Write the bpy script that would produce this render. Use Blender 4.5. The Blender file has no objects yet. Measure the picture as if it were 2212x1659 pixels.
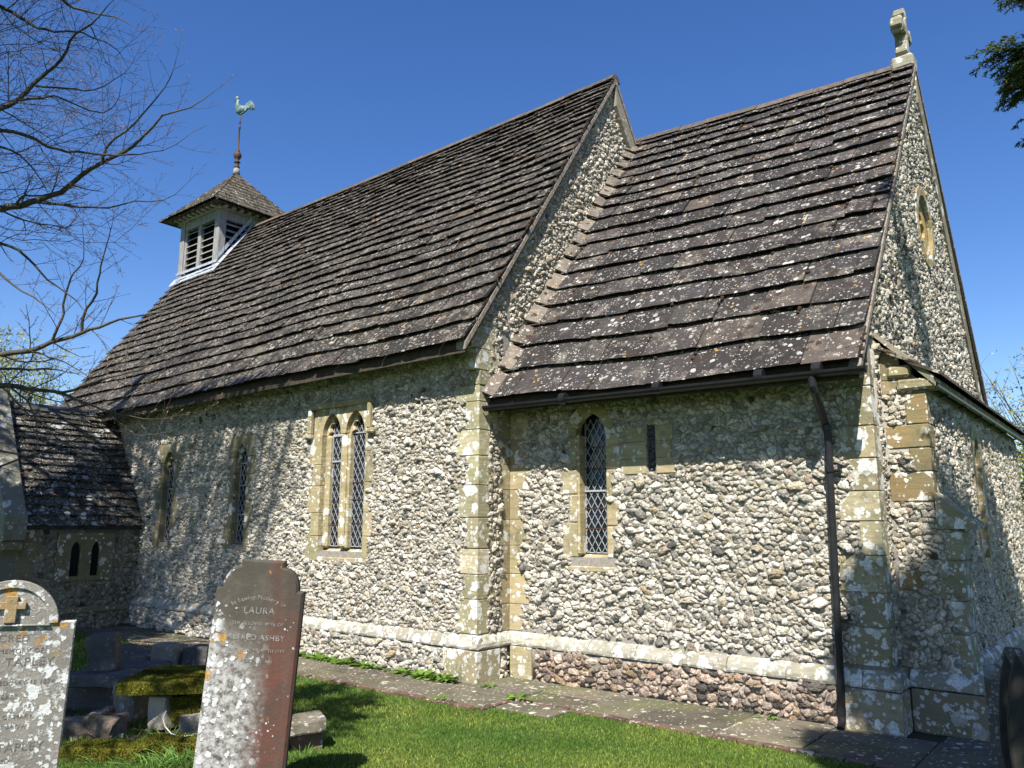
import bpy, math, random
import numpy as np
from mathutils import Vector, Matrix
R_ = math.radians
random.seed(7); rng = np.random.default_rng(11)
scn = bpy.context.scene
COL = scn.collection

# ------------------------------------------------------------------ camera
CAM = np.array([6.1763, -7.6553, 1.75]); YAW, PIT, ROL, FPX = 0.6763, 0.1769, 0.0041, 1713.6
F_ = np.array([-math.sin(YAW)*math.cos(PIT), math.cos(YAW)*math.cos(PIT), math.sin(PIT)])
Rr = np.array([math.cos(YAW), math.sin(YAW), 0.0]); Uu = np.cross(Rr, F_)
R2 = math.cos(ROL)*Rr + math.sin(ROL)*Uu; U2 = -math.sin(ROL)*Rr + math.cos(ROL)*Uu
cam_d = bpy.data.cameras.new("camera"); cam = bpy.data.objects.new("camera", cam_d); COL.objects.link(cam)
cam_d.sensor_width = 36; cam_d.lens = 36*FPX/2212; cam_d.clip_start = 0.05; cam_d.clip_end = 3000
M = Matrix(((R2[0], U2[0], -F_[0], CAM[0]), (R2[1], U2[1], -F_[1], CAM[1]), (R2[2], U2[2], -F_[2], CAM[2]), (0, 0, 0, 1)))
cam.matrix_world = M; scn.camera = cam
def ray(u, w): return F_ + R2*(u-1106)/FPX - U2*(w-829.5)/FPX      # a point of the photograph as a direction
def at(u, w, dep): return CAM + ray(u, w)*dep
def onp(u, w, ax, c):
    d = ray(u, w); i = 'xyz'.index(ax); return CAM + d*(c-CAM[i])/d[i]
# ------------------------------------------------------------------ light
SUN = np.array([0.46, -1.0, 1.29]); SUN /= np.linalg.norm(SUN)
sl = bpy.data.lights.new("sun", 'SUN'); sl.energy = 4.9; sl.angle = R_(0.53); sl.color = (1.0, 0.95, 0.87)
so = bpy.data.objects.new("sun", sl); COL.objects.link(so)
so.rotation_euler = Vector(SUN).to_track_quat('Z', 'Y').to_euler()
world = bpy.data.worlds.new("World"); scn.world = world; world.use_nodes = True
wn = world.node_tree.nodes; wl = world.node_tree.links
bg = wn['Background']; sky = wn.new('ShaderNodeTexSky'); sky.sky_type = 'NISHITA'; sky.sun_disc = False
sky.sun_elevation = math.asin(SUN[2]); sky.sun_rotation = math.atan2(SUN[0], SUN[1])
sky.air_density = 1.0; sky.dust_density = 0.3; sky.ozone_density = 3.0; sky.altitude = 0
hs = wn.new('ShaderNodeHueSaturation'); hs.inputs['Saturation'].default_value = 1.26; hs.inputs['Hue'].default_value = .512
wl.new(sky.outputs[0], hs.inputs['Color']); wl.new(hs.outputs[0], bg.inputs[0]); bg.inputs[1].default_value = 0.083
scn.view_settings.view_transform = 'Standard'; scn.view_settings.look = 'None'
scn.view_settings.exposure = 1.03; scn.view_settings.gamma = 1.0
scn.cycles.max_bounces = 6; scn.cycles.diffuse_bounces = 2; scn.cycles.transparent_max_bounces = 6

# ------------------------------------------------------------------ node helpers
class NT:
    def __init__(s, name):
        s.m = bpy.data.materials.new(name); s.m.use_nodes = True; s.t = s.m.node_tree
        s.b = s.t.nodes['Principled BSDF']; s.tc = s.t.nodes.new('ShaderNodeTexCoord').outputs['Object']
        s.b.inputs['Specular IOR Level'].default_value = 0.25
    def put(s, sock, v):
        if hasattr(v, 'is_output') or isinstance(v, bpy.types.NodeSocket): s.t.links.new(v, sock)
        elif isinstance(v, (tuple, list)) and len(v) == 3 and sock.type == 'RGBA': sock.default_value = (*v, 1)
        else: sock.default_value = v
    def noise(s, scale, detail=4, rough=0.55, vec=None, dist=0.0):
        n = s.t.nodes.new('ShaderNodeTexNoise'); n.inputs['Scale'].default_value = scale
        n.inputs['Detail'].default_value = detail; n.inputs['Roughness'].default_value = rough; n.inputs['Distortion'].default_value = dist
        s.put(n.inputs['Vector'], vec if vec is not None else s.tc); return n.outputs['Fac']
    def voro(s, scale, vec=None, feat='F1', rnd=1.0):
        n = s.t.nodes.new('ShaderNodeTexVoronoi'); n.feature = feat; n.inputs['Scale'].default_value = scale
        n.inputs['Randomness'].default_value = rnd
        s.put(n.inputs['Vector'], vec if vec is not None else s.tc); return n.outputs['Distance'], n.outputs.get('Color')
    def warp(s, scale, amt, vec=None):
        n = s.t.nodes.new('ShaderNodeTexNoise'); n.inputs['Scale'].default_value = scale; n.inputs['Detail'].default_value = 3
        s.put(n.inputs['Vector'], vec if vec is not None else s.tc)
        a = s.t.nodes.new('ShaderNodeVectorMath'); a.operation = 'SUBTRACT'; s.put(a.inputs[0], n.outputs['Color']); a.inputs[1].default_value = (.5, .5, .5)
        b = s.t.nodes.new('ShaderNodeVectorMath'); b.operation = 'SCALE'; s.put(b.inputs[0], a.outputs[0]); b.inputs['Scale'].default_value = amt
        c = s.t.nodes.new('ShaderNodeVectorMath'); c.operation = 'ADD'; s.put(c.inputs[0], vec if vec is not None else s.tc); s.put(c.inputs[1], b.outputs[0])
        return c.outputs[0]
    def scalev(s, v3, vec=None):
        m = s.t.nodes.new('ShaderNodeMapping'); m.inputs['Scale'].default_value = v3; s.put(m.inputs['Vector'], vec if vec is not None else s.tc); return m.outputs[0]
    def step(s, v, a, b, lo=0.0, hi=1.0):
        n = s.t.nodes.new('ShaderNodeMapRange'); n.clamp = True; s.put(n.inputs[0], v)
        n.inputs[1].default_value = a; n.inputs[2].default_value = b; n.inputs[3].default_value = lo; n.inputs[4].default_value = hi; return n.outputs[0]
    def math(s, op, a, b=0.0):
        n = s.t.nodes.new('ShaderNodeMath'); n.operation = op; s.put(n.inputs[0], a); s.put(n.inputs[1], b); return n.outputs[0]
    def mix(s, f, a, b, bt='MIX'):
        n = s.t.nodes.new('ShaderNodeMix'); n.data_type = 'RGBA'; n.blend_type = bt; n.clamp_factor = True
        s.put(n.inputs[0], f); s.put(n.inputs[6], a); s.put(n.inputs[7], b); return n.outputs[2]
    def attr(s, name='Col'):
        n = s.t.nodes.new('ShaderNodeAttribute'); n.attribute_name = name; return n.outputs['Color']
    def xyz(s):
        n = s.t.nodes.new('ShaderNodeSeparateXYZ'); s.put(n.inputs[0], s.tc); return n.outputs
    def bump(s, h, dist=0.01, st=1.0):
        n = s.t.nodes.new('ShaderNodeBump'); n.inputs['Distance'].default_value = dist; n.inputs['Strength'].default_value = st
        s.put(n.inputs['Height'], h); s.t.links.new(n.outputs[0], s.b.inputs['Normal'])
    def fin(s, col, rough=0.85):
        s.put(s.b.inputs['Base Color'], col); s.put(s.b.inputs['Roughness'], rough); return s.m

def lichen(n, scale, cover, warpamt=0.05, soft=0.03, mask=None):
    """rounded patches: 1 inside, 0 outside"""
    w = n.warp(scale*2.2, warpamt)
    d, c = n.voro(scale, w)
    sep = n.t.nodes.new('ShaderNodeSeparateColor'); n.put(sep.inputs[0], c)
    rad = n.step(sep.outputs[0], 1-cover, 1.0, 0.0, 0.62)
    f = n.step(n.math('SUBTRACT', rad, d), 0.0, soft)
    if mask is not None: f = n.math('MULTIPLY', f, mask)
    return f

def mat_flint():
    n = NT('flint'); c = n.attr()
    a = n.noise(38, 5, 0.6); b = n.noise(110, 3)
    col = n.mix(n.step(a, .42, .60), c, n.mix(1.0, c, (.56, .53, .46), 'MULTIPLY'))
    v, _ = n.voro(55, n.warp(40, .02))
    col = n.mix(n.math('MULTIPLY', n.step(v, .0, .22, 1, 0), .45), col, (.72, .71, .66))
    col = n.mix(n.step(b, .62, .78, 0, .55), col, (.14, .12, .095))
    col = n.mix(n.math('MULTIPLY', n.step(n.noise(1.3, 4), .50, .66), .2), col, (.36, .345, .26))
    h = n.math('ADD', n.math('MULTIPLY', a, 1.3), n.math('ADD', n.math('MULTIPLY', n.noise(17, 2), 1.2), n.math('MULTIPLY', b, .45))); n.bump(h, .028, 1.0)
    return n.fin(col, n.step(a, .3, .7, .45, .85))
def mat_mortar(c1=(.33, .305, .26), c2=(.18, .165, .14)):
    n = NT('mortar'); a = n.noise(30, 6, .7); n.bump(n.noise(90, 4), .006)
    return n.fin(n.mix(n.step(a, .35, .65), c1, c2), .95)
def mat_ashlar(base=(.34, .285, .17), cover=.42, green=.5, name='sandstone'):
    n = NT(name); c = n.attr()
    col = n.mix(1.0, base, c, 'MULTIPLY')
    lay = n.noise(1.0, 5, .6, n.scalev((3, 3, 26), n.warp(2, .12)))
    col = n.mix(n.step(lay, .42, .66, 0, .55), col, tuple(x*.6 for x in base))
    col = n.mix(n.math('MULTIPLY', n.step(n.noise(2.7, 4), .48, .68), green), col, (.15, .15, .075))
    col = n.mix(n.step(n.noise(5, 5, .7), .58, .72, 0, .7), col, (.115, .095, .06))
    m1 = n.step(n.noise(1.1, 3), .34, .50)
    big = n.math('MAXIMUM', lichen(n, 7.0, cover, .12, .07, m1), n.math('MULTIPLY', lichen(n, 13.0, cover*.8, .07, .07, n.step(n.noise(1.9, 4), .42, .55)), .9))
    sm = lichen(n, 26, cover*.7, .03, .06)
    f = n.math('MAXIMUM', big, n.math('MULTIPLY', sm, .9))
    wcol = n.mix(n.step(n.noise(60, 4, .7), .42, .60), (.66, .66, .62), (.42, .43, .40))
    col = n.mix(f, col, wcol)
    col = n.mix(n.step(n.noise(120, 3), .60, .75, 0, .35), col, (.6, .6, .5)); col = n.mix(n.step(n.noise(3.3, 6, .75), .56, .66, 0, .6), col, (.09, .085, .05))
    h = n.math('ADD', n.noise(35, 6, .7), n.math('MULTIPLY', lay, 1.2)); n.bump(h, .006, .8)
    return n.fin(col, .92)
def mat_slab(name, b1, b2, lich, lc=(.52, .50, .45), moss=True):
    n = NT(name); c = n.attr()
    a = n.noise(6, 6, .65); d = n.noise(28, 5, .7)
    col = n.mix(n.step(a, .36, .64), b1, b2); col = n.mix(1.0, col, c, 'MULTIPLY')
    col = n.mix(n.step(d, .54, .72, 0, .45), col, (.095, .084, .07))
    pal = n.math('MULTIPLY', n.step(n.noise(3.0, 5, .7), .54, .66), .45)
    col = n.mix(pal, col, (.19, .168, .135))
    l1 = lichen(n, 17 if lich < .7 else 9, lich, .035, .05, n.step(n.noise(2.4, 4, .7), .42, .60, .08, 1)); l2 = lichen(n, 46, lich*.95, .012, .06, n.step(n.noise(3.1, 4, .7), .38, .62, .1, 1))
    f = n.math('MAXIMUM', l1, l2); lc2 = n.mix(n.step(n.noise(90, 3), .4, .62), lc, tuple(x*.55 for x in lc))
    col = n.mix(f, col, lc2)
    if moss:
        m2 = lichen(n, 11, .22, .10, .06); col = n.mix(m2, col, (.035, .022, .016))
        m3 = lichen(n, 24, .025, .02, .05); col = n.mix(m3, col, (.30, .17, .04))
    n.bump(n.math('ADD', n.noise(22, 6, .7), n.math('MULTIPLY', d, .5)), .010, .9)
    return n.fin(col, n.step(a, .3, .7, .62, .9))
def mat_plain(name, c1, c2, sc=20, rough=.8, metal=0, bump=.003, det=5, sv=None):
    n = NT(name); v = n.scalev(sv) if sv else None
    a = n.noise(sc, det, .65, v); n.b.inputs['Metallic'].default_value = metal
    if bump: n.bump(a, bump)
    return n.fin(n.mix(n.step(a, .36, .64), c1, c2), rough)
M_FL = mat_flint(); M_MO = mat_mortar()
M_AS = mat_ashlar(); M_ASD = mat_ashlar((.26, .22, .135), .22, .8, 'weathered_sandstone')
M_STR = mat_ashlar((.33, .31, .25), .97, .4, 'lichened_string_stone')
M_ASP = mat_ashlar((.36, .32, .20), .85, .4, 'white_lichened_quoins')
M_COP = mat_ashlar((.24, .21, .16), .12, .5, 'gable_stone')
M_LBAND = mat_ashlar((.29, .25, .155), .80, .55, 'lichened_sandstone')
M_ROOF = mat_slab('stone_slates', (.0235, .0208, .0205), (.039, .0345, .0325), .34)
M_ROOFN = mat_slab('weathered_stone_slates', (.019, .0168, .0155), (.038, .033, .028), .52, (.36, .335, .28))
M_ROOFP = mat_slab('porch_slates', (.03, .027, .022), (.06, .053, .04), .80, (.60, .59, .55), False)
M_ROOFT = mat_slab('turret_tiles', (.032, .026, .019), (.065, .052, .034), .42, (.42, .40, .33))
M_RIDGE = mat_plain('ridge_tile', (.16, .11, .085), (.10, .085, .07), 9)
M_FILL = mat_plain('mortar_fillet', (.27, .23, .19), (.14, .12, .10), 26, .95, 0, .008)
M_MOSSD = mat_plain('dark_moss', (.030, .018, .012), (.055, .034, .018), 40, 1, 0, .01)
M_BLACK = mat_plain('black_gutter', (.012, .012, .013), (.02, .02, .022), 12, .32, 0, 0)
M_LEAD = mat_plain('lead', (.30, .32, .35), (.52, .54, .57), 7, .5, 0, .004)
M_LEADP = mat_plain('lead_flashing', (.40, .43, .48), (.25, .28, .33), 9, .45, 0, .006)
M_CAME = mat_plain('window_came', (.42, .44, .46), (.30, .31, .33), 30, .45, .2, 0)
M_IRON = mat_plain('rusty_iron', (.05, .035, .03), (.10, .055, .035), 30, .7, .2, .002)
M_COPPER = mat_plain('verdigris_copper', (.20, .30, .28), (.05, .075, .075), 16, .55, .3, .004)
M_WOOD = mat_plain('weathered_oak', (.30, .295, .285), (.16, .158, .15), 6, .85, 0, .006, 6, (6, 6, .8))
M_WOODH = mat_plain('weathered_oak_boards', (.36, .35, .33), (.20, .195, .185), 6, .85, 0, .006, 6, (1, 1, 8))
M_DARK = mat_plain('dark_interior', (.006, .006, .006), (.01, .01, .01), 5, .9, 0, 0)  # near black colour stands for the unlit space behind openings
def mat_glass():
    n = NT('window_glass'); v, c = n.voro(9)
    n.b.inputs['Specular IOR Level'].default_value = .5
    ge = n.t.nodes.new('ShaderNodeNewGeometry'); v2, c2 = n.voro(11, n.scalev((1, 1, .62)))
    a = n.t.nodes.new('ShaderNodeVectorMath'); a.operation = 'SUBTRACT'; n.put(a.inputs[0], c2); a.inputs[1].default_value = (.5, .5, .5)
    b = n.t.nodes.new('ShaderNodeVectorMath'); b.operation = 'SCALE'; n.put(b.inputs[0], a.outputs[0]); b.inputs['Scale'].default_value = .16
    e = n.t.nodes.new('ShaderNodeVectorMath'); e.operation = 'ADD'; n.put(e.inputs[0], ge.outputs['Normal']); n.put(e.inputs[1], b.outputs[0])
    f = n.t.nodes.new('ShaderNodeVectorMath'); f.operation = 'NORMALIZE'; n.put(f.inputs[0], e.outputs[0]); n.t.links.new(f.outputs[0], n.b.inputs['Normal'])
    return n.fin((.008, .010, .014), n.step(n.noise(12, 3), .4, .7, .06, .35))
M_GLASS = mat_glass()

# ------------------------------------------------------------------ object helpers
def tag(o, label, cat, group=None, kind=None):
    if label: o['label'] = label
    if cat: o['category'] = cat
    if group: o['group'] = group
    if kind: o['kind'] = kind
    return o
def empty(name, loc, label, cat, group=None):
    o = bpy.data.objects.new(name, None); COL.objects.link(o); o.location = loc; o.empty_display_size = .2
    return tag(o, label, cat, group)
def wloc(o):
    v = np.zeros(3)
    while o is not None: v = v + np.array(o.location); o = o.parent
    return v
class MB:
    def __init__(s): s.v = []; s.f = []; s.c = []; s.m = []
    def add(s, vs, fs, col=(1, 1, 1), mi=0):
        b = len(s.v); s.v.extend([tuple(map(float, p)) for p in vs]); s.f.extend([tuple(i+b for i in f) for f in fs])
        s.c.extend([col]*len(vs)); s.m.extend([mi]*len(fs))
    def box(s, lo, hi, col=(1, 1, 1), jit=0.0, mi=0, bev=0.0):
        x0, y0, z0 = lo; x1, y1, z1 = hi
        if bev <= 0:
            P = [(x0, y0, z0), (x1, y0, z0), (x1, y1, z0), (x0, y1, z0), (x0, y0, z1), (x1, y0, z1), (x1, y1, z1), (x0, y1, z1)]
            P = [(p[0]+random.uniform(-jit, jit), p[1]+random.uniform(-jit, jit), p[2]+random.uniform(-jit, jit)) for p in P]
            s.add(P, [(3, 2, 1, 0), (4, 5, 6, 7), (0, 1, 5, 4), (1, 2, 6, 5), (2, 3, 7, 6), (3, 0, 4, 7)], col, mi); return
        s.bbox(Matrix.Identity(4), lo, hi, bev, col, mi, jit)
    def bbox(s, mat, lo, hi, b, col=(1, 1, 1), mi=0, jit=0.0):
        """bevelled box through a matrix"""
        P = []; F = []; idx = {}
        xs = (lo[0], hi[0]); ys = (lo[1], hi[1]); zs = (lo[2], hi[2])
        J = {}
        for i in (0, 1):
            for j in (0, 1):
                for k in (0, 1):
                    jj = Vector([random.uniform(-jit, jit) for _ in range(3)])
                    for a in range(3):
                        q = [xs[i], ys[j], zs[k]]; sg = [1-2*i, 1-2*j, 1-2*k]
                        for t in range(3):
                            if t != a: q[t] += sg[t]*b
                        idx[(i, j, k, a)] = len(P); P.append(mat @ (Vector(q)+jj))
        g = lambda i, j, k, a: idx[(i, j, k, a)]
        F += [(g(0,0,0,0), g(0,0,1,0), g(0,1,1,0), g(0,1,0,0)), (g(1,0,0,0), g(1,1,0,0), g(1,1,1,0), g(1,0,1,0)),
              (g(0,0,0,1), g(1,0,0,1), g(1,0,1,1), g(0,0,1,1)), (g(0,1,0,1), g(0,1,1,1), g(1,1,1,1), g(1,1,0,1)),
              (g(0,0,0,2), g(0,1,0,2), g(1,1,0,2), g(1,0,0,2)), (g(0,0,1,2), g(1,0,1,2), g(1,1,1,2), g(0,1,1,2))]
        for i in (0, 1):
            for j in (0, 1):
                F.append((g(i,j,0,0), g(i,j,1,0), g(i,j,1,1), g(i,j,0,1)) if i != j else (g(i,j,0,1), g(i,j,1,1), g(i,j,1,0), g(i,j,0,0)))
                F.append((g(i,0,j,0), g(i,1,j,0), g(i,1,j,2), g(i,0,j,2)) if i == j else (g(i,0,j,2), g(i,1,j,2), g(i,1,j,0), g(i,0,j,0)))
                F.append((g(0,i,j,1), g(1,i,j,1), g(1,i,j,2), g(0,i,j,2)) if i != j else (g(0,i,j,2), g(1,i,j,2), g(1,i,j,1), g(0,i,j,1)))
        for i in (0, 1):
            for j in (0, 1):
                for k in (0, 1):
                    t = (g(i,j,k,0), g(i,j,k,1), g(i,j,k,2)); F.append(t if (i+j+k) % 2 else t[::-1])
        s.add(P, F, col, mi)
    def tube(s, pts, rad, n=8, col=(1, 1, 1), mi=0, cap=True):
        pts = [Vector(p) for p in pts]
        if not isinstance(rad, (list, tuple)): rad = [rad]*len(pts)
        V = []; F = []; prev = None
        for i, p in enumerate(pts):
            t = (pts[min(i+1, len(pts)-1)] - pts[max(i-1, 0)])
            if t.length < 1e-9: t = Vector((0, 0, 1))
            t.normalize()
            if prev is None:
                a = Vector((0, 0, 1)) if abs(t.z) < .9 else Vector((1, 0, 0)); x = t.cross(a).normalized()
            else:
                x = (prev - t*prev.dot(t)); x = x.normalized() if x.length > 1e-6 else t.orthogonal().normalized()
            prev = x; y = t.cross(x)
            for k in range(n):
                an = 2*math.pi*k/n; V.append(p + (x*math.cos(an)+y*math.sin(an))*rad[i])
        for i in range(len(pts)-1):
            for k in range(n):
                k2 = (k+1) % n; F.append((i*n+k, i*n+k2, (i+1)*n+k2, (i+1)*n+k))
        if cap: F.append(tuple(range(n))[::-1]); F.append(tuple((len(pts)-1)*n+k for k in range(n)))
        s.add(V, F, col, mi)
    def lathe(s, prof, c, n=16, col=(1, 1, 1), mi=0):
        V = []; F = []
        for r, z in prof:
            for k in range(n):
                a = 2*math.pi*k/n; V.append((c[0]+r*math.cos(a), c[1]+r*math.sin(a), c[2]+z))
        for i in range(len(prof)-1):
            for k in range(n):
                k2 = (k+1) % n; F.append((i*n+k, i*n+k2, (i+1)*n+k2, (i+1)*n+k))
        F.append(tuple(range(n))[::-1]); F.append(tuple((len(prof)-1)*n+k for k in range(n)))
        s.add(V, F, col, mi)
    def build(s, name, mats, parent=None, smooth=False, label=None, kind=None):
        me = bpy.data.meshes.new(name); off = wloc(parent) if parent else np.zeros(3)
        me.from_pydata([(p[0]-off[0], p[1]-off[1], p[2]-off[2]) for p in s.v], [], s.f)
        for m in (mats if isinstance(mats, (list, tuple)) else [mats]): me.materials.append(m)
        me.polygons.foreach_set('material_index', s.m)
        ca = me.color_attributes.new('Col', 'FLOAT_COLOR', 'POINT')
        a = np.ones((len(s.v), 4), np.float32); a[:, :3] = np.array(s.c, np.float32).reshape(-1, 3); ca.data.foreach_set('color', a.ravel())
        if smooth: me.polygons.foreach_set('use_smooth', [True]*len(me.polygons))
        me.update(); o = bpy.data.objects.new(name, me); COL.objects.link(o)
        if parent: o.parent = parent
        if label: o['label'] = label
        if kind: o['kind'] = kind
        return o
def np_mesh(name, V, Q, T, colr, mats, parent=None, smooth=True, midx=None):
    """fast mesh from numpy arrays: quads Q, tris T"""
    me = bpy.data.meshes.new(name); off = wloc(parent) if parent else np.zeros(3)
    nq, nt = len(Q), len(T); me.vertices.add(len(V)); me.vertices.foreach_set('co', (V-off).astype(np.float32).ravel())
    me.loops.add(nq*4+nt*3); idx = np.concatenate([np.asarray(Q).ravel(), np.asarray(T).ravel()]).astype(np.int32)
    me.loops.foreach_set('vertex_index', idx); me.polygons.add(nq+nt)
    st = np.concatenate([np.arange(nq)*4, nq*4+np.arange(nt)*3]).astype(np.int32)
    me.polygons.foreach_set('loop_start', st)
    for m in (mats if isinstance(mats, (list, tuple)) else [mats]): me.materials.append(m)
    if midx is not None: me.polygons.foreach_set('material_index', midx.astype(np.int32))
    if smooth: me.polygons.foreach_set('use_smooth', np.ones(nq+nt, bool))
    me.update(calc_edges=True)
    if colr is not None:
        ca = me.color_attributes.new('Col', 'FLOAT_COLOR', 'POINT'); a = np.ones((len(V), 4), np.float32); a[:, :3] = colr
        ca.data.foreach_set('color', a.ravel())
    me.validate(); o = bpy.data.objects.new(name, me); COL.objects.link(o)
    if parent: o.parent = parent
    return o
def plate_mesh(outer, holes, th, bev, fr):
    """flat plate with holes; fr=(origin, ex, ey, en); the front face lies on the origin plane, body goes to -en"""
    cu = bpy.data.curves.new('c', 'CURVE'); cu.dimensions = '2D'; cu.fill_mode = 'BOTH'
    cu.extrude = max(th/2-bev, .0005); cu.bevel_depth = bev; cu.bevel_resolution = 0; cu.offset = -bev
    for pl in [outer]+list(holes):
        s = cu.splines.new('POLY'); s.points.add(len(pl)-1)
        for i, (a, b) in enumerate(pl): s.points[i].co = (a, b, 0, 1)
        s.use_cyclic_u = True
    ob = bpy.data.objects.new('t', cu); me = bpy.data.meshes.new_from_object(ob)
    o, ex, ey, en = [np.array(x, float) for x in fr]
    co = np.empty(len(me.vertices)*3, np.float32); me.vertices.foreach_get('co', co); co = co.reshape(-1, 3).astype(float)
    W = o + co[:, :1]*ex + co[:, 1:2]*ey + (co[:, 2:3]-th/2)*en
    fs = [tuple(p.vertices) for p in me.polygons]
    bpy.data.objects.remove(ob); bpy.data.curves.remove(cu); bpy.data.meshes.remove(me)
    return [tuple(w) for w in W], fs
SF = lambda y: ((0, y, 0), (1, 0, 0), (0, 0, 1), (0, -1, 0))       # frame of a south face
EF = lambda x: ((x, 0, 0), (0, 1, 0), (0, 0, 1), (1, 0, 0))        # frame of an east face

# ------------------------------------------------------------------ knapped flint facing (every flint a lump of its own in the wall's mesh)
def flint_cells(x0, x1, z0, z1, s, inside, stretch=1.22):
    sx = s*math.sqrt(stretch); sz = s/math.sqrt(stretch)
    nx = max(1, int((x1-x0)/sx)); nz = max(1, int((z1-z0)/sz))
    gx, gz = np.meshgrid(np.arange(-1, nx+2), np.arange(-1, nz+2)); gx = gx.astype(float)
    gx[::2] += .5
    P = np.stack([(x0+gx*sx).ravel(), (z0+gz*sz).ravel()], 1); P += rng.uniform(-.42, .42, P.shape)*[sx, sz]
    S = np.array([1/math.sqrt(stretch), math.sqrt(stretch)]); Q = P*S
    w = rng.uniform(-1, 1, len(Q))**3*.9*s*s
    ND = 14; th = np.arange(ND)*2*math.pi/ND; u = np.stack([np.cos(th), np.sin(th)], 1)
    def radial(Q, w):
        out = np.empty((len(Q), ND))
        order = np.argsort(Q[:, 1]); Qs = Q[order]; ws = w[order]; win = 3.2*s
        lo = np.searchsorted(Qs[:, 1], Qs[:, 1]-win); hi = np.searchsorted(Qs[:, 1], Qs[:, 1]+win)
        for a in range(0, len(Qs), 256):
            b = min(a+256, len(Qs)); l, h = lo[a], hi[b-1]
            D = Qs[None, l:h]-Qs[a:b, None]; d2 = (D**2).sum(2); d2[d2 < 1e-12] = 1e9
            k = min(16, d2.shape[1]-1); nb = np.argpartition(d2, k, 1)[:, :k]
            Dn = np.take_along_axis(D, nb[:, :, None], 1); dn = np.take_along_axis(d2, nb, 1)
            wn_ = ws[l:h][nb]; wi = ws[a:b, None]
            num = (dn + wi - wn_)/2
            den = np.einsum('ikc,dc->ikd', Dn, u); r = np.where(den > 1e-9, num[:, :, None]/np.maximum(den, 1e-9), 9)
            out[order[a:b]] = np.clip(r.min(1), .18*s, 1.1*s)
        return out
    for _ in range(2):
        r = radial(Q, w); cen = (r**3)[:, :, None]*u[None]; Q = Q + (cen.sum(1)/(r**2).sum(1)[:, None])*.60*.8
    r = radial(Q, w)
    keep = np.array([inside(a, b) for a, b in Q/S]); Q = Q[keep]; r = r[keep]
    ru = r[:, :, None]*u[None]/S
    an = rng.normal(.15, 1.0, len(ru)); f = rng.uniform(1.0, 1.6, len(ru)); ax = np.stack([np.cos(an), np.sin(an)], 1)
    al = np.einsum('ndc,nc->nd', ru, ax); pe = ru-al[:, :, None]*ax[:, None]
    ru = al[:, :, None]*ax[:, None]*(f**.9)[:, None, None] + pe*(f**-.45)[:, None, None]
    ru *= (1+rng.normal(0, .09, ru.shape[:2]))[:, :, None]*rng.uniform(.80, 1.16, len(ru))[:, None, None]
    return Q/S, ru
PAL = np.array([(.70, .66, .59), (.80, .775, .72), (.58, .545, .48), (.44, .425, .39), (.30, .29, .27), (.13, .13, .13), (.50, .42, .29), (.58, .52, .42), (.42, .35, .29)])
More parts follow.
